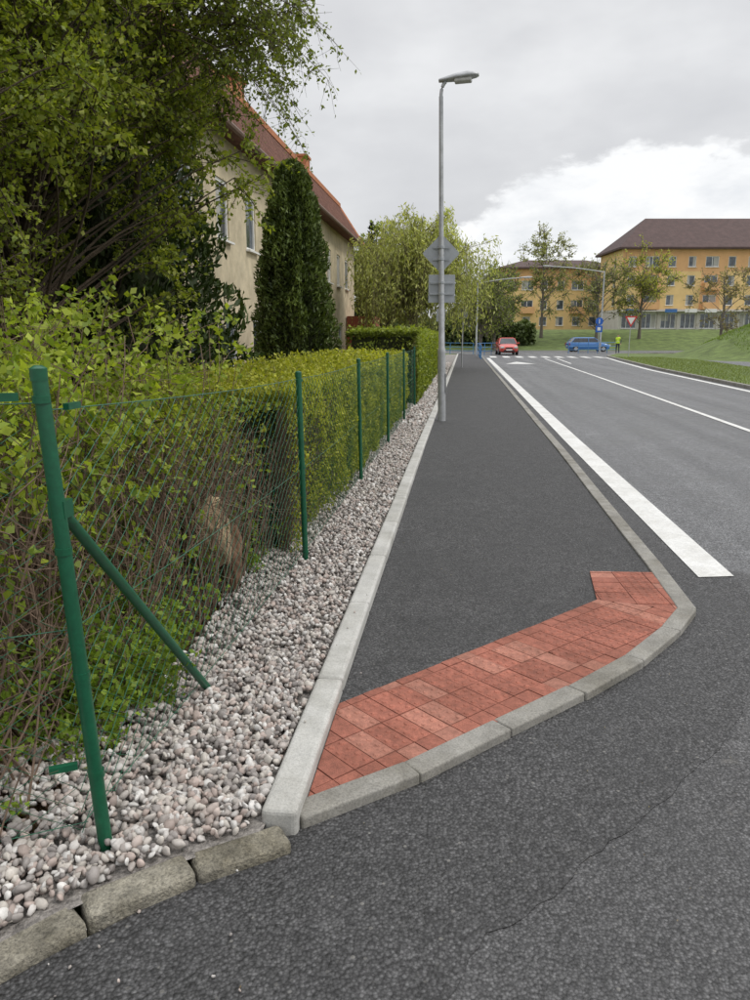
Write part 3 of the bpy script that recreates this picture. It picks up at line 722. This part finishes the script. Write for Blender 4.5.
# ------------------------------------------------------------------ buildings
def facade(parent, O, d, W, Hh, ops, wm, mats, n=None, tag='wall', frame=None, depth=.16):
    d = Vector((d[0], d[1], 0)); nrm = Vector((d.y, -d.x, 0)); O = Vector(O); up = Vector((0, 0, 1))
    X = sorted({0, W} | {o[0] for o in ops} | {o[2] for o in ops} | set(wm[1])); Z = sorted({0, Hh} | {o[1] for o in ops} | {o[3] for o in ops} | set(wm[2]))
    g = Geo(); P = lambda x, z, k=0: O + d * x + up * z - nrm * k
    for i in range(len(X) - 1):
        for j in range(len(Z) - 1):
            xc, zc = (X[i] + X[i + 1]) / 2, (Z[j] + Z[j + 1]) / 2
            if any(o[0] < xc < o[2] and o[1] < zc < o[3] for o in ops): continue
            g.add([P(X[i], Z[j]), P(X[i + 1], Z[j]), P(X[i + 1], Z[j + 1]), P(X[i], Z[j + 1])], [(0, 1, 2, 3)], wm[0](xc, zc))
    fr = Geo(); gl = Geo(); cu = Geo(); rr = random.Random(len(ops))
    for o in ops:
        x0, z0, x1, z1 = o[:4]
        for a, b in (((x0, z0), (x1, z0)), ((x1, z0), (x1, z1)), ((x1, z1), (x0, z1)), ((x0, z1), (x0, z0))):
            g.add([P(*a), P(*b), P(*b, depth), P(*a, depth)], [(0, 1, 2, 3)], wm[0]((x0 + x1) / 2, z0 - .01))
        gl.add([P(x0, z0, depth * .8), P(x1, z0, depth * .8), P(x1, z1, depth * .8), P(x0, z1, depth * .8)], [(0, 1, 2, 3)])
        rot = math.atan2(d.y, d.x); fw = .08
        def bar(xa, za, xb, zb): 
            c = P((xa + xb) / 2, (za + zb) / 2, depth * .55); fr.box(c, (abs(xb - xa), .05, abs(zb - za)), rot)
        bar(x0, z0, x0 + fw, z1); bar(x1 - fw, z0, x1, z1); bar(x0 + fw, z0, x1 - fw, z0 + fw); bar(x0 + fw, z1 - fw, x1 - fw, z1)
        nm = max(1, round((x1 - x0) / .8))
        for k in range(1, nm): xm = x0 + (x1 - x0) * k / nm; bar(xm - .04, z0 + fw, xm + .04, z1 - fw)
        c = P((x0 + x1) / 2, z0 - .03, -.05); fr.box(c, (x1 - x0 + .14, .14, .05), rot)
        if rr.random() < .55:
            ww = (x1 - x0) * rr.uniform(.25, .5); zt = z0 + (z1 - z0) * (0 if rr.random() < .6 else .5)
            xa = x0 + fw if rr.random() < .5 else x1 - fw - ww
            cu.add([P(xa, zt, depth * .76), P(xa + ww, zt, depth * .76), P(xa + ww, z1 - fw, depth * .76), P(xa, z1 - fw, depth * .76)], [(0, 1, 2, 3)])
    g.build(tag, mats, parent=parent, fixn=False)
    if ops:
        fr.build(tag + '_window_frames', [frame or m_white], parent=parent); gl.build(tag + '_glass', [m_glass], parent=parent, fixn=False)
        if cu.v: cu.build(tag + '_curtains', [m_curt], parent=parent, fixn=False)

m_curt = M('curtain', (.42, .41, .38), .9, .15, 8)
m_beige = M('beige_render', (.58, .50, .35), .9, .25, 1.2, .3, 60, grime=.14)
m_beige2 = M('plinth_render', (.30, .26, .2), .9, .2, 3)
m_rooft = M('brown_tiles', (.17, .082, .06), .85, .35, 3, .5, 14, .05)
m_rorange = M('orange_trim', (.42, .16, .07), .8, .2, 6)
m_gut = M('brown_gutter', (.16, .10, .075), .6, .2, 6)
he = empty('beige_house'); xw = -6.0; y0, y1 = 6.0, 43.0; HH = 6.5
ops = []
for k in range(14):
    yc = 19.35 + 2.6 * (k - 5) - y0
    if .8 < yc < y1 - y0 - .8:
        ops += [(yc - .5, 3.95, yc + .5, 5.4)]
        ops += [(yc - .1, .75, yc + .9, 2.1)]
facade(he, (xw, y0, 0), (0, 1), y1 - y0, HH, ops, (lambda x, z: 1 if z < .5 else 0, [], [.5]), [m_beige, m_beige2], tag='street_wall', depth=.12)
facade(he, (xw - 10, y0, 0), (1, 0), 10, HH, [(2, 3.9, 3.1, 5.3), (6, 3.9, 7.1, 5.3), (6, .8, 7.1, 2.2)], (lambda x, z: 1 if z < .5 else 0, [], [.5]), [m_beige, m_beige2], tag='gable_wall')
facade(he, (xw, y1, 0), (-1, 0), 10, HH, [], (lambda x, z: 0, [], []), [m_beige], tag='rear_wall')
g = Geo()
ya, yb = y0 - .4, y1 + .4; RT = 8.5
prof = [(xw + .5, 6.42), (xw - .9, RT), (xw - 5, 9.8), (xw - 9.1, RT), (xw - 10.5, 6.42)]
vs = [(x, ya, z) for x, z in prof] + [(x, yb, z) for x, z in prof]
g.add(vs, [(0, 1, 6, 5), (1, 2, 7, 6), (2, 3, 8, 7), (3, 4, 9, 8), (0, 5, 9, 4), (4, 3, 2, 1, 0), (5, 6, 7, 8, 9)])
nrows = 9
for k in range(nrows):
    t = (k + .5) / nrows; x = xw + .5 + (-1.4) * t + .02; z = 6.42 + (RT - 6.42) * t + .02
    g.box((x, (ya + yb) / 2, z), (.05, yb - ya, .05), 0)
for k in range(120):
    y = ya + (yb - ya) * k / 119.
    g.tube([(xw + .52, y, 6.45), (xw - .88, y, RT + .03)], .03, 4, 0)
g.build('mansard_roof', [m_rooft], parent=he)
g = Geo()
g.box((xw - .88, (ya + yb) / 2, RT + .08), (.2, yb - ya, .2), 0)
g.tube([(xw + .5, ya - .03, 6.45), (xw - .9, ya - .03, RT + .05)], .09, 4, 0); g.tube([(xw + .5, yb + .03, 6.45), (xw - .9, yb + .03, RT + .05)], .09, 4, 0)
g.build('orange_ridge_trim', [m_rorange], parent=he)
g = Geo(); g.tube([(xw + .56, ya, 6.38), (xw + .56, yb, 6.38)], .07, 8); g.tube([(xw + .08, 24.6, 6.3), (xw + .08, 24.6, .1)], .05, 8)
g.build('gutter', [m_gut], parent=he)
g = Geo(); 
for yc in (14.5, 26.0, 37): g.box((xw - 1.6, yc, 9.1), (.6, .9, 1.1), 0); g.box((xw - 1.6, yc, 9.7), (.72, 1.02, .1), 0)
g.build('chimneys', [m_rorange], parent=he)
g = Geo(); g.box((xw + .75, 41.3, 1.3), (1.4, 3.0, 2.6), 0); g.build('brick_porch', [M('porch_brick', (.33, .10, .06), .9, .3, 10)], parent=he)

m_yel = M('yellow_render', (.76, .54, .25), .9, .12, .8)
m_or = M('orange_render', (.70, .41, .20), .9, .12, .8)
m_shop = M('shop_render', (.58, .55, .50), .9, .15, .8)
m_roofb = M('brown_roof', (.085, .052, .048), .8, .25, 1.5, .5, 6, .05)
def apartment(name, O, d, W, D, Hh, base_rows, ncol, roofh, colf, shop, stag):
    e = empty(name); d = Vector((d[0], d[1])); nrm = Vector((d.y, -d.x)); ops = []
    pitch = W / ncol
    for c in range(ncol):
        xc = pitch * (c + .5); w = .55 if c % 3 != 1 else .95
        for z in base_rows: ops.append((xc - w, z, xc + w, z + 1.45))
        if shop: ops.append((xc - pitch * .38, .35, xc + pitch * .38, 2.5))
        else: ops.append((xc - .6, .9, xc + .6, 2.3))
    bx = [pitch * c for c in range(1, ncol)]
    facade(e, (O[0], O[1], O[2]), d, W, Hh, ops, (colf(pitch, Hh), bx, [3.05, Hh - 3.0, Hh - .5]), [m_yel, m_or, m_shop], tag='front_wall')
    O2 = Vector((O[0], O[1])) 
    side = [(2, z, 3.1, z + 1.45) for z in base_rows] + [(7, z, 8.1, z + 1.45) for z in base_rows]
    B = O2 - nrm * D
    facade(e, (B.x, B.y, O[2]), (nrm.x, nrm.y), D, Hh, side, (lambda x, z: 0 if z > 3.05 else 2, [], [3.05]), [m_yel, m_or, m_shop], tag='left_wall')
    E = O2 + d * W
    facade(e, (E.x, E.y, O[2]), (-nrm.x, -nrm.y), D, Hh, side, (lambda x, z: 0, [], []), [m_yel, m_or, m_shop], tag='right_wall')
    g = Geo(); ov = .7
    P = lambda x, y, z: (O[0] + d.x * x - nrm.x * y, O[1] + d.y * x - nrm.y * y, O[2] + z)
    a = [P(-ov, -ov, Hh), P(W + ov, -ov, Hh), P(W + ov, D + ov, Hh), P(-ov, D + ov, Hh)]
    b = [P(-ov, -ov, Hh + .25), P(W + ov, -ov, Hh + .25), P(W + ov, D + ov, Hh + .25), P(-ov, D + ov, Hh + .25)]
    r = [P(D * .42, D / 2, Hh + roofh), P(W - D * .42, D / 2, Hh + roofh)]
    g.add(a + b + r, [(3, 2, 1, 0), (0, 1, 5, 4), (1, 2, 6, 5), (2, 3, 7, 6), (3, 0, 4, 7), (4, 5, 9, 8), (6, 7, 8, 9), (5, 6, 9), (7, 4, 8)])
    rot = math.atan2(d.y, d.x)
    g.build('hip_roof', [m_roofb], parent=e)
    if shop:
        g = Geo()
        g.box(P(W / 2, -.45, 2.78), (W, .9, .16), rot)
        for k in range(ncol + 1):
            g.box(P(pitch * k, -.05, 1.3), (.35, .14, 2.6), rot)
        g.build('shop_canopy', [m_shop], parent=e)
        g = Geo(); rr = random.Random(4)
        for k in range(ncol):
            if rr.random() < .7: g.box(P(pitch * (k + .5), -.93, 2.83), (pitch * .6, .05, .5), rot, mat=rr.choice((0, 1, 2, 2)))
        g.build('shop_signs', [M('sign_blue', (.05, .16, .42), .5), M('sign_red', (.5, .06, .05), .5), m_white], parent=e)
    g = Geo()
    for k in range(1, ncol, 3):
        for z in base_rows[:-1]:
            g.box(P(pitch * (k + .5), -.45, z - .55), (pitch * .8, .9, .12), rot); g.box(P(pitch * (k + .5), -.88, z - .05), (pitch * .8, .05, .9), rot)
            g.box(P(pitch * (k + .1), -.43, z - .05), (.04, .84, .9), rot); g.box(P(pitch * (k + .9), -.43, z - .05), (.04, .84, .9), rot)
    g.build('balconies', [m_or], parent=e)
    return e
def cf1(p, H):
    return lambda x, z: 2 if z < 3.05 else (1 if (z > H - 3.0 or int(x / p) % 3 == 1) else 0)
def cf2(p, H):
    return lambda x, z: (1 if z > H - 3.0 else 0)
d = (.9937, .1118)
x, y = st(35.2, 112); apartment('apartment_building', (x, y, 2.3), d, 34, 11, 11.3, (3.6, 6.3, 8.9), 12, 4.9, cf1, True, 0)
x, y = st(20.2, 124); apartment('apartment_building', (x, y, 2.3), d, 18.5, 10, 9.6, (3.4, 6.4), 7, 1.8, cf2, False, 0)

# ------------------------------------------------------------------ street furniture
def lamp(name, x, y, h, r0, r1, arm, adir, z0=0, headl=.6, rise=.12):
    e = empty(name, (x, y, z0)); g = Geo(); ad = Vector((adir[0], adir[1], 0)).normalized()
    g.tube([(0, 0, -.05), (0, 0, 1.25), (0, 0, 1.3), (0, 0, 1.34), (0, 0, h * .6), (0, 0, h - .12)], [r0, r0, r0, (r0 + r1) / 2, r1, r1 * .85], 14)
    pts = [Vector((0, 0, h - .14))] + [Vector((0, 0, h - .12 + .1 * t)) + ad * (arm * t * t if arm < 1 else arm * t) + Vector((0, 0, rise * math.sin(t * math.pi / 2))) for t in np.linspace(.1, 1, 7)]
    g.tube(pts, r1 * .7, 10)
    g.box((r0 + .004, 0, .7), (.01, .09, .35), 0)
    o = g.build('pole', [m_galv], smooth=True, parent=e); em = o.modifiers.new('e', 'EDGE_SPLIT'); em.split_angle = math.radians(45)
    tip = pts[-1]; g = Geo(); side = Vector((-ad.y, ad.x, 0))
    secs = [(-.12, .05, .04), (0, .08, .06), (.18, .12, .085), (.38, .13, .09), (.52, .10, .06), (.57, .05, .03)]
    vs = []; N = 10
    for s_, w, hh in secs:
        for k in range(N):
            a = 2 * math.pi * k / N; zz = math.sin(a); vs.append(tip + ad * s_ * headl / .6 + side * w * math.cos(a) + Vector((0, 0, hh * (zz if zz > 0 else zz * .35) + .02 + s_ * .06)))
    fs = [(i * N + k, i * N + (k + 1) % N, (i + 1) * N + (k + 1) % N, (i + 1) * N + k) for i in range(5) for k in range(N)] + [tuple(range(N)), tuple(5 * N + k for k in range(N))]
    g.add(vs, fs); g.build('lamp_head', [m_galv], smooth=True, parent=e)
    g = Geo(); c = tip + ad * .3 * headl / .6 + Vector((0, 0, .0)); g.box(c, (.30 * headl / .6, .17, .07), math.atan2(ad.y, ad.x)); g.build('lamp_glass', [M('lamp_glass', (.5, .5, .48), .2)], bevel=.02, parent=e)
    return e
L1 = lamp('street_lamp', -.33, 13.9, 5.60, .072, .042, .08, (1, -.1), .06, .58)
L1.rotation_euler = (0, math.radians(-1.2), 0)
def diamond(g, c, half, th, rot, mat=0, n=4, r=.04):
    pts = []
    for k in range(4):
        a = k * math.pi / 2; cx, cz = (half - r * 1.414) * math.sin(a), (half - r * 1.414) * math.cos(a)
        for j in range(5):
            b = a - math.pi / 4 + (math.pi / 2) * j / 4; pts.append((cx + r * math.sin(b), cz + r * math.cos(b)))
    N = len(pts); cs, sn = math.cos(rot), math.sin(rot); vs = []
    for yv in (-th / 2, th / 2): vs += [(c[0] + x * cs - yv * sn, c[1] + x * sn + yv * cs, c[2] + z) for x, z in pts]
    g.add(vs, [tuple(range(N)), tuple(range(2 * N - 1, N - 1, -1))] + [(i, (i + 1) % N, N + (i + 1) % N, N + i) for i in range(N)], mat)
sx = -.40
g = Geo(); diamond(g, (sx, 13.99, 3.02), .335, .012, math.radians(4)); 
g.box((sx, 13.965, 2.92), (.3, .02, .035), 0); g.box((sx, 13.965, 3.12), (.3, .02, .035), 0)
for z in (2.92, 3.12): g.tube([(sx + .005, 13.9, z - .02), (sx + .005, 13.9, z + .02)], .058, 12, cap=True)
g.build('priority_sign', [m_signback])
g = Geo(); g.box((sx + .02, 13.99, 2.42), (.47, .012, .48), math.radians(4)); g.box((sx + .02, 13.965, 2.33), (.42, .02, .035), math.radians(4)); g.box((sx + .02, 13.965, 2.52), (.42, .02, .035), math.radians(4))
for z in (2.33, 2.52): g.tube([(sx + .02, 13.9, z - .02), (sx + .02, 13.9, z + .02)], .058, 12, cap=True)
g.build('additional_panel_sign', [m_signback], bevel=.003)
lamp('street_lamp', 1.15, 62, 5.7, .08, .055, 3.4, (1, .1), .06, .9, .3)
lamp('street_lamp', 13.2, 76, 7.6, .1, .07, 5.0, (-1, -.1), 0, .9, .4)
m_blue = M('blue_sign', (.02, .12, .5), .4); m_red = M('red_sign', (.6, .02, .02), .4)
def disc(g, c, r, th, mat, n=24, fy=-1):
    vs = [(c[0] + r * math.cos(2 * math.pi * k / n), c[1] + s_ * th / 2, c[2] + r * math.sin(2 * math.pi * k / n)) for s_ in (-1, 1) for k in range(n)]
    g.add(vs, [tuple(range(n)), tuple(range(2 * n - 1, n - 1, -1))] + [(i, (i + 1) % n, n + (i + 1) % n, n + i) for i in range(n)], mat)
def tri(g, c, s_, th, mat):
    p = [(-s_ / 2, s_ * .29), (s_ / 2, s_ * .29), (0, -s_ * .577)]
    vs = [(c[0] + x, c[1] + q * th / 2, c[2] + z) for q in (-1, 1) for x, z in p]
    g.add(vs, [(0, 1, 2), (5, 4, 3), (0, 1, 4, 3), (1, 2, 5, 4), (2, 0, 3, 5)], mat)
g = Geo(); g.tube([(12.3, 58.7, -.05), (12.3, 58.7, 3.1)], .03, 8, 0); tri(g, (12.3, 58.64, 2.75), .9, .02, 1); tri(g, (12.3, 58.62, 2.75), .60, .02, 2); g.build('yield_sign', [m_galv, m_red, m_white])
g = Geo(); g.tube([(12.9, 75.4, -.05), (12.9, 75.4, 3.3)], .03, 8, 0); disc(g, (12.9, 75.33, 2.95), .36, .03, 1); g.box((12.9, 75.33, 2.25), (.62, .03, .62), 0, 1); g.box((12.9, 75.30, 2.95), (.07, .02, .42), 0, 2); g.box((12.9, 75.30, 2.25), (.3, .02, .3), 0, 2)
g.build('direction_sign', [m_galv, m_blue, m_white])
g = Geo(); g.tube([(.02, 38, -.05), (.02, 38, 3.0)], .035, 8, 0); g.box((.02, 38.05, 2.7), (.5, .02, .5), 0, 1); g.build('traffic_sign', [m_galv, m_signback])
g = Geo(); g.tube([(-.75, 27, -.05), (-.75, 27, 2.6)], .03, 8, 0); g.box((-.75, 27.04, 2.3), (.3, .02, .42), 0, 1); g.build('traffic_sign', [m_galv, m_signback])
m_rail = M('blue_rail_paint', (.06, .20, .42), .5)
def railing(name, a, b, n):
    g = Geo(); a = Vector((*a, 0)); b = Vector((*b, 0))
    for z in (.35, .65, 1.0): g.tube([a + Vector((0, 0, z)), b + Vector((0, 0, z))], .028, 6)
    for k in range(n + 1): p = a.lerp(b, k / n); g.tube([p, p + Vector((0, 0, 1.02))], .032, 6)
    g.build(name, [m_rail])
railing('blue_railing', (1.3, 64.5), (3.2, 69), 3); railing('blue_railing', (1.3, 57.5), (1.3, 52), 4)
railing('blue_railing', (9.8, 72.5), (14.6, 75.2), 5); railing('blue_railing', (-3, 70), (1.0, 66.5), 4)

# ------------------------------------------------------------------ cars
m_tyre = M('tyre', (.015, .015, .015), .8, .1, 20); m_carglass = glassmat('car_glass', (.02, .025, .03), .05)
m_lampw = M('headlamp', (.7, .7, .68), .15); m_tail = M('tail_lamp', (.4, .01, .01), .2)
def car(name, loc, rot, paint, L=3.9, W=1.66, Hc=1.45):
    e = empty(name, loc, rot)
    mp, nt, b, out = newmat(name + '_paint'); n_ = noise_node(nt, 3, 2)
    r = ramp(nt, n_.outputs['Fac'], [(.3, tuple(c * .95 for c in paint)), (.7, paint)]); nt.links.new(r.outputs[0], b.inputs['Base Color'])
    b.inputs['Roughness'].default_value = .3; b.inputs['Coat Weight'].default_value = .8; b.inputs['Coat Roughness'].default_value = .05
    h = L / 2
    stn = [(-h, .34, .62, .66), (-h + .12, .22, .74, .76), (-h + .5, .2, .86, .82), (-h + 1.05, .2, .95, .83), (0, .2, .98, .83), (h - .9, .2, 1.0, .83), (h - .3, .22, 1.0, .81), (h - .06, .3, .94, .76), (h, .36, .80, .70)]
    g = Geo(); N = 12; vs = []
    k = W / 1.66
    for y, zl, zt, w in stn:
        w *= k; m = (zl + zt) / 2
        ring = [(-w * .86, zl), (-w * .98, zl + .1), (-w, m), (-w * .97, zt - .1), (-w * .88, zt - .02), (-w * .4, zt + .02), (w * .4, zt + .02), (w * .88, zt - .02), (w * .97, zt - .1), (w, m), (w * .98, zl + .1), (w * .86, zl)]
        vs += [(x, y, z) for x, z in ring]
    fs = [(i * N + j, i * N + (j + 1) % N, (i + 1) * N + (j + 1) % N, (i + 1) * N + j) for i in range(len(stn) - 1) for j in range(N)] + [tuple(range(N)), tuple((len(stn) - 1) * N + j for j in range(N))]
    g.add(vs, fs); o = g.build('body', [mp], smooth=True, parent=e); mm = o.modifiers.new('s', 'SUBSURF'); mm.levels = 1; mm.render_levels = 2
    g = Geo(); wb, wt = .76 * k, .60 * k
    lo = [(-wb, -h + 1.0, .93), (wb, -h + 1.0, .93), (wb, h - .22, .97), (-wb, h - .22, .97)]
    hi = [(-wt, -h + 1.65, Hc - .05), (wt, -h + 1.65, Hc - .05), (wt, h - .62, Hc - .06), (-wt, h - .62, Hc - .06)]
    g.add(lo + hi, [(0, 1, 5, 4), (1, 2, 6, 5), (2, 3, 7, 6), (3, 0, 4, 7)]); g.build('windows', [m_carglass], parent=e)
    g = Geo(); g.add([(x * 1.02, y, z - .01) for x, y, z in hi] + [(x * .85, y * .93 + .02, Hc + .01) for x, y, z in hi], [(0, 1, 5, 4), (1, 2, 6, 5), (2, 3, 7, 6), (3, 0, 4, 7), (4, 5, 6, 7)])
    for i in range(4): g.tube([lo[i], hi[i]], .04, 5)
    for sx in (-1, 1): g.tube([(sx * wb, .15, .95), (sx * wt, .15, Hc - .05)], .04, 5)
    for sx in (-1, 1): g.box((sx * .93 * k, -h + 1.35, 1.0), (.17, .1, .12), 0)
    g.build('roof_and_pillars', [mp], smooth=False, parent=e, bevel=.01)
    g = Geo()
    for sx in (-1, 1):
        for y in (-h + .75, h - .7):
            c = sx * (.74 * k); 
            rr = [(.0, .30), (.02, .31), (.18, .31), (.2, .30)]
            ring = [(c + sx * (-.1 + t), y + q * math.cos(2 * math.pi * j / 20), .31 + q * math.sin(2 * math.pi * j / 20)) for t, q in rr for j in range(20)]
            g.add(ring, [(i * 20 + j, i * 20 + (j + 1) % 20, (i + 1) * 20 + (j + 1) % 20, (i + 1) * 20 + j) for i in range(3) for j in range(20)] + [tuple(range(20)), tuple(60 + j for j in range(20))], 0)
            q = .19; x = c + sx * .105; g.add([(x, y + q * math.cos(2 * math.pi * j / 20), .31 + q * math.sin(2 * math.pi * j / 20)) for j in range(20)], [tuple(range(20))], 1)
    g.build('wheels', [m_tyre, m_galv], parent=e)
    g = Geo()
    for sx in (-1, 1):
        g.box((sx * .56 * k, -h + .03, .66), (.30, .1, .14), 0, 0); g.box((sx * .66 * k, h - .03, .78), (.16, .1, .24), 0, 1)
    g.box((0, -h - .01, .60), (.6, .06, .1), 0, 2); g.box((0, -h - .0, .36), (.9, .06, .14), 0, 2); g.box((0, -h - .045, .44), (.5, .02, .1), 0, 3); g.box((0, h + .02, .6), (.5, .02, .1), 0, 3)
    g.build('lights_grille_plates', [m_lampw, m_tail, m_dark, m_white], parent=e, bevel=.012)
    return e
car('red_car', (3.9, 68, 0), math.radians(3), (.55, .05, .03))
car('blue_car', (13.0, 82, 0), math.radians(98), (.04, .17, .45), 4.3, 1.7, 1.45)

# ------------------------------------------------------------------ person in a hi-vis vest
def person(name, loc, rot):
    J = {'pel': (0, 0, .95, .135), 'sp': (0, .0, 1.15, .13), 'ch': (0, -.01, 1.36, .145), 'nk': (0, 0, 1.50, .055), 'hd': (0, -.02, 1.60, .085), 'tp': (0, -.02, 1.71, .075),
         'hl': (-.09, 0, .90, .09), 'kl': (-.11, -.04, .50, .06), 'al': (-.12, .05, .09, .042), 'fl': (-.13, -.12, .04, .036),
         'hr': (.09, 0, .90, .09), 'kr': (.11, -.01, .50, .06), 'ar': (.13, -.02, .09, .042), 'fr': (.15, -.18, .04, .036),
         'sl': (-.19, 0, 1.42, .06), 'el': (-.26, .02, 1.13, .045), 'wl': (-.22, -.14, .92, .03), 'ml': (-.21, -.20, .86, .03),
         'sr': (.19, 0, 1.42, .06), 'er': (.27, .03, 1.13, .045), 'wr': (.26, -.08, .88, .03), 'mr': (.26, -.12, .81, .03)}
    E = [('pel', 'sp'), ('sp', 'ch'), ('ch', 'nk'), ('nk', 'hd'), ('hd', 'tp'), ('pel', 'hl'), ('hl', 'kl'), ('kl', 'al'), ('al', 'fl'), ('pel', 'hr'), ('hr', 'kr'), ('kr', 'ar'), ('ar', 'fr'), ('ch', 'sl'), ('sl', 'el'), ('el', 'wl'), ('wl', 'ml'), ('ch', 'sr'), ('sr', 'er'), ('er', 'wr'), ('wr', 'mr')]
    ks = list(J); me = bpy.data.meshes.new('tmp'); me.from_pydata([J[k][:3] for k in ks], [(ks.index(a), ks.index(b)) for a, b in E], []); ob = bpy.data.objects.new('tmp', me); COL.objects.link(ob)
    ob.modifiers.new('sk', 'SKIN'); ob.modifiers.new('ss', 'SUBSURF').levels = 2
    for i, k in enumerate(ks): me.skin_vertices[0].data[i].radius = (J[k][3], J[k][3] * (.8 if k in ('sp', 'ch', 'pel') else 1))
    me.skin_vertices[0].data[0].use_root = True
    dg = bpy.context.evaluated_depsgraph_get(); m2 = bpy.data.meshes.new_from_object(ob.evaluated_get(dg)); bpy.data.objects.remove(ob)
    mats = [M('hi_vis', (.60, .85, .04), .7, .1, 10), M('trousers', (.03, .035, .06), .9), M('skin', (.45, .26, .18), .6, .1), M('hair', (.05, .03, .02), .9), M('boots', (.02, .02, .02), .7), M('jacket', (.05, .06, .08), .8)]
    m2.materials.clear()
    for m in mats: m2.materials.append(m)
    for p in m2.polygons:
        c = p.center; p.use_smooth = True
        if c.z > 1.66 or (c.z > 1.56 and c.y > .02): i = 3
        elif c.z > 1.50: i = 2
        elif abs(c.x) > .2 and c.z < .93: i = 2
        elif abs(c.x) > .225: i = 5
        elif c.z > .93: i = 0
        elif c.z > .11: i = 1
        else: i = 4
        p.material_index = i
    e = empty(name, loc, rot); o = bpy.data.objects.new('body', m2); COL.objects.link(o); o.parent = e
    g = Geo()
    g.add([(x * .132, y * .115 - .0, z) for z in (1.13, 1.17) for x, y in [(math.cos(a), math.sin(a)) for a in np.linspace(0, 2 * math.pi, 17)[:-1]]], [(i, (i + 1) % 16, 16 + (i + 1) % 16, 16 + i) for i in range(16)])
    g.tube([(0, -.105, 1.60), (0, -.125, 1.585)], .012, 6); 
    g.build('reflective_band', [m_white], parent=e)
    return e
x, y = st(.3245 / 1.03 * 70, 70); person('person', (x, y, gz(x, y) + .03), math.radians(-25))

# ------------------------------------------------------------------ litter on the asphalt
n = 420; x = rng.uniform(-1.2, 3.5, n); y = rng.uniform(.9, 9, n)
zz = np.where((x > -.5) & (x < 1.4) & (y > 2.3 + (x + .5)), .036, .010)
leaf_mesh('debris', np.stack([x, y, zz], 1), .009, lerpcol((.16, .12, .07), (.35, .3, .2), rng.random(n)), m_leaf, None, .5, flat=4)

# ------------------------------------------------------------------ world
w = bpy.data.worlds.new('World'); S.world = w; w.use_nodes = True; nt = w.node_tree; nt.nodes.clear()
out = nn(nt, 'ShaderNodeOutputWorld')
sky = nn(nt, 'ShaderNodeTexSky'); sky.sky_type = 'NISHITA'; sky.sun_disc = False
sun_el, sun_az = 50, 95
sky.sun_elevation = math.radians(sun_el); sky.sun_rotation = math.radians(sun_az)
bg1 = nn(nt, 'ShaderNodeBackground'); bg1.inputs[1].default_value = .10; nt.links.new(sky.outputs[0], bg1.inputs[0])
tc = nn(nt, 'ShaderNodeTexCoord'); D = tc.outputs['Generated']
sep = nn(nt, 'ShaderNodeSeparateXYZ'); nt.links.new(D, sep.inputs[0])
mp = nn(nt, 'ShaderNodeMapping'); mp.inputs['Scale'].default_value = (1, 1, 2.2); nt.links.new(D, mp.inputs[0])
n1 = noise_node(nt, 7.5, 7, .58, mp.outputs[0]); n2 = noise_node(nt, 2.6, 5, .55, mp.outputs[0])
def mth(op, a, b=None, c=None, clamp=False):
    m = nn(nt, 'ShaderNodeMath'); m.operation = op; m.use_clamp = clamp
    for i, v in enumerate((a, b, c)):
        if v is None: continue
        if isinstance(v, (int, float)): m.inputs[i].default_value = v
        else: nt.links.new(v, m.inputs[i])
    return m.outputs[0]
def mrange(v, a, b, c, d, smooth=True):
    m = nn(nt, 'ShaderNodeMapRange'); m.interpolation_type = 'SMOOTHSTEP' if smooth else 'LINEAR'
    nt.links.new(v, m.inputs[0])
    for i, q in enumerate((a, b, c, d)): m.inputs[i + 1].default_value = q
    return m.outputs[0]
thr = mth('ADD', mrange(sep.outputs['X'], -.04, .09, .10, .205), mth('MULTIPLY', mth('SUBTRACT', n1.outputs['Fac'], .5), .20))
mask = mrange(mth('SUBTRACT', thr, sep.outputs['Z']), -.004, .018, 0, 1)
grey = ramp(nt, n2.outputs['Fac'], [(.34, (.67, .675, .695)), (.5, (.76, .765, .78)), (.66, (.89, .895, .905))]).outputs[0]
cum = ramp(nt, n1.outputs['Fac'], [(.35, (.86, .88, .91)), (.55, (1.05, 1.055, 1.06))]).outputs[0]
c = mixc(nt, grey, cum, mask)
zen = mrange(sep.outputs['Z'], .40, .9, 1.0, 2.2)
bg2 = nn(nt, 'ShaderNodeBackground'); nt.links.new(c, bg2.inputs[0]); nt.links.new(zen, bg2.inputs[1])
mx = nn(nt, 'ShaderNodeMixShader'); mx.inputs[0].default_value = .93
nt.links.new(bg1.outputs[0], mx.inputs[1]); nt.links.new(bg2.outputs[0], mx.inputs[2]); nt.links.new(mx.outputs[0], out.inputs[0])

sl = bpy.data.lights.new('sun', 'SUN'); sl.energy = 1.4; sl.angle = math.radians(14); sl.color = (1, .96, .9)
so = bpy.data.objects.new('sun', sl); COL.objects.link(so)
az, el = math.radians(sun_az), math.radians(sun_el)
dv = Vector((math.sin(az) * math.cos(el), math.cos(az) * math.cos(el), math.sin(el)))
so.rotation_euler = dv.to_track_quat('Z', 'Y').to_euler()

# ------------------------------------------------------------------ camera
cam = bpy.data.cameras.new('camera'); cam.sensor_fit = 'VERTICAL'; cam.sensor_height = 36; cam.sensor_width = 27; cam.lens = 27.18; cam.clip_end = 4000; cam.clip_start = .05
co = bpy.data.objects.new('camera', cam); COL.objects.link(co); co.location = (0, 0, 1.6)
co.rotation_euler = (math.radians(90 - 12.26), 0, math.radians(6.42)); S.camera = co
S.view_settings.view_transform = 'Standard'; S.view_settings.look = 'None'; S.view_settings.exposure = 0
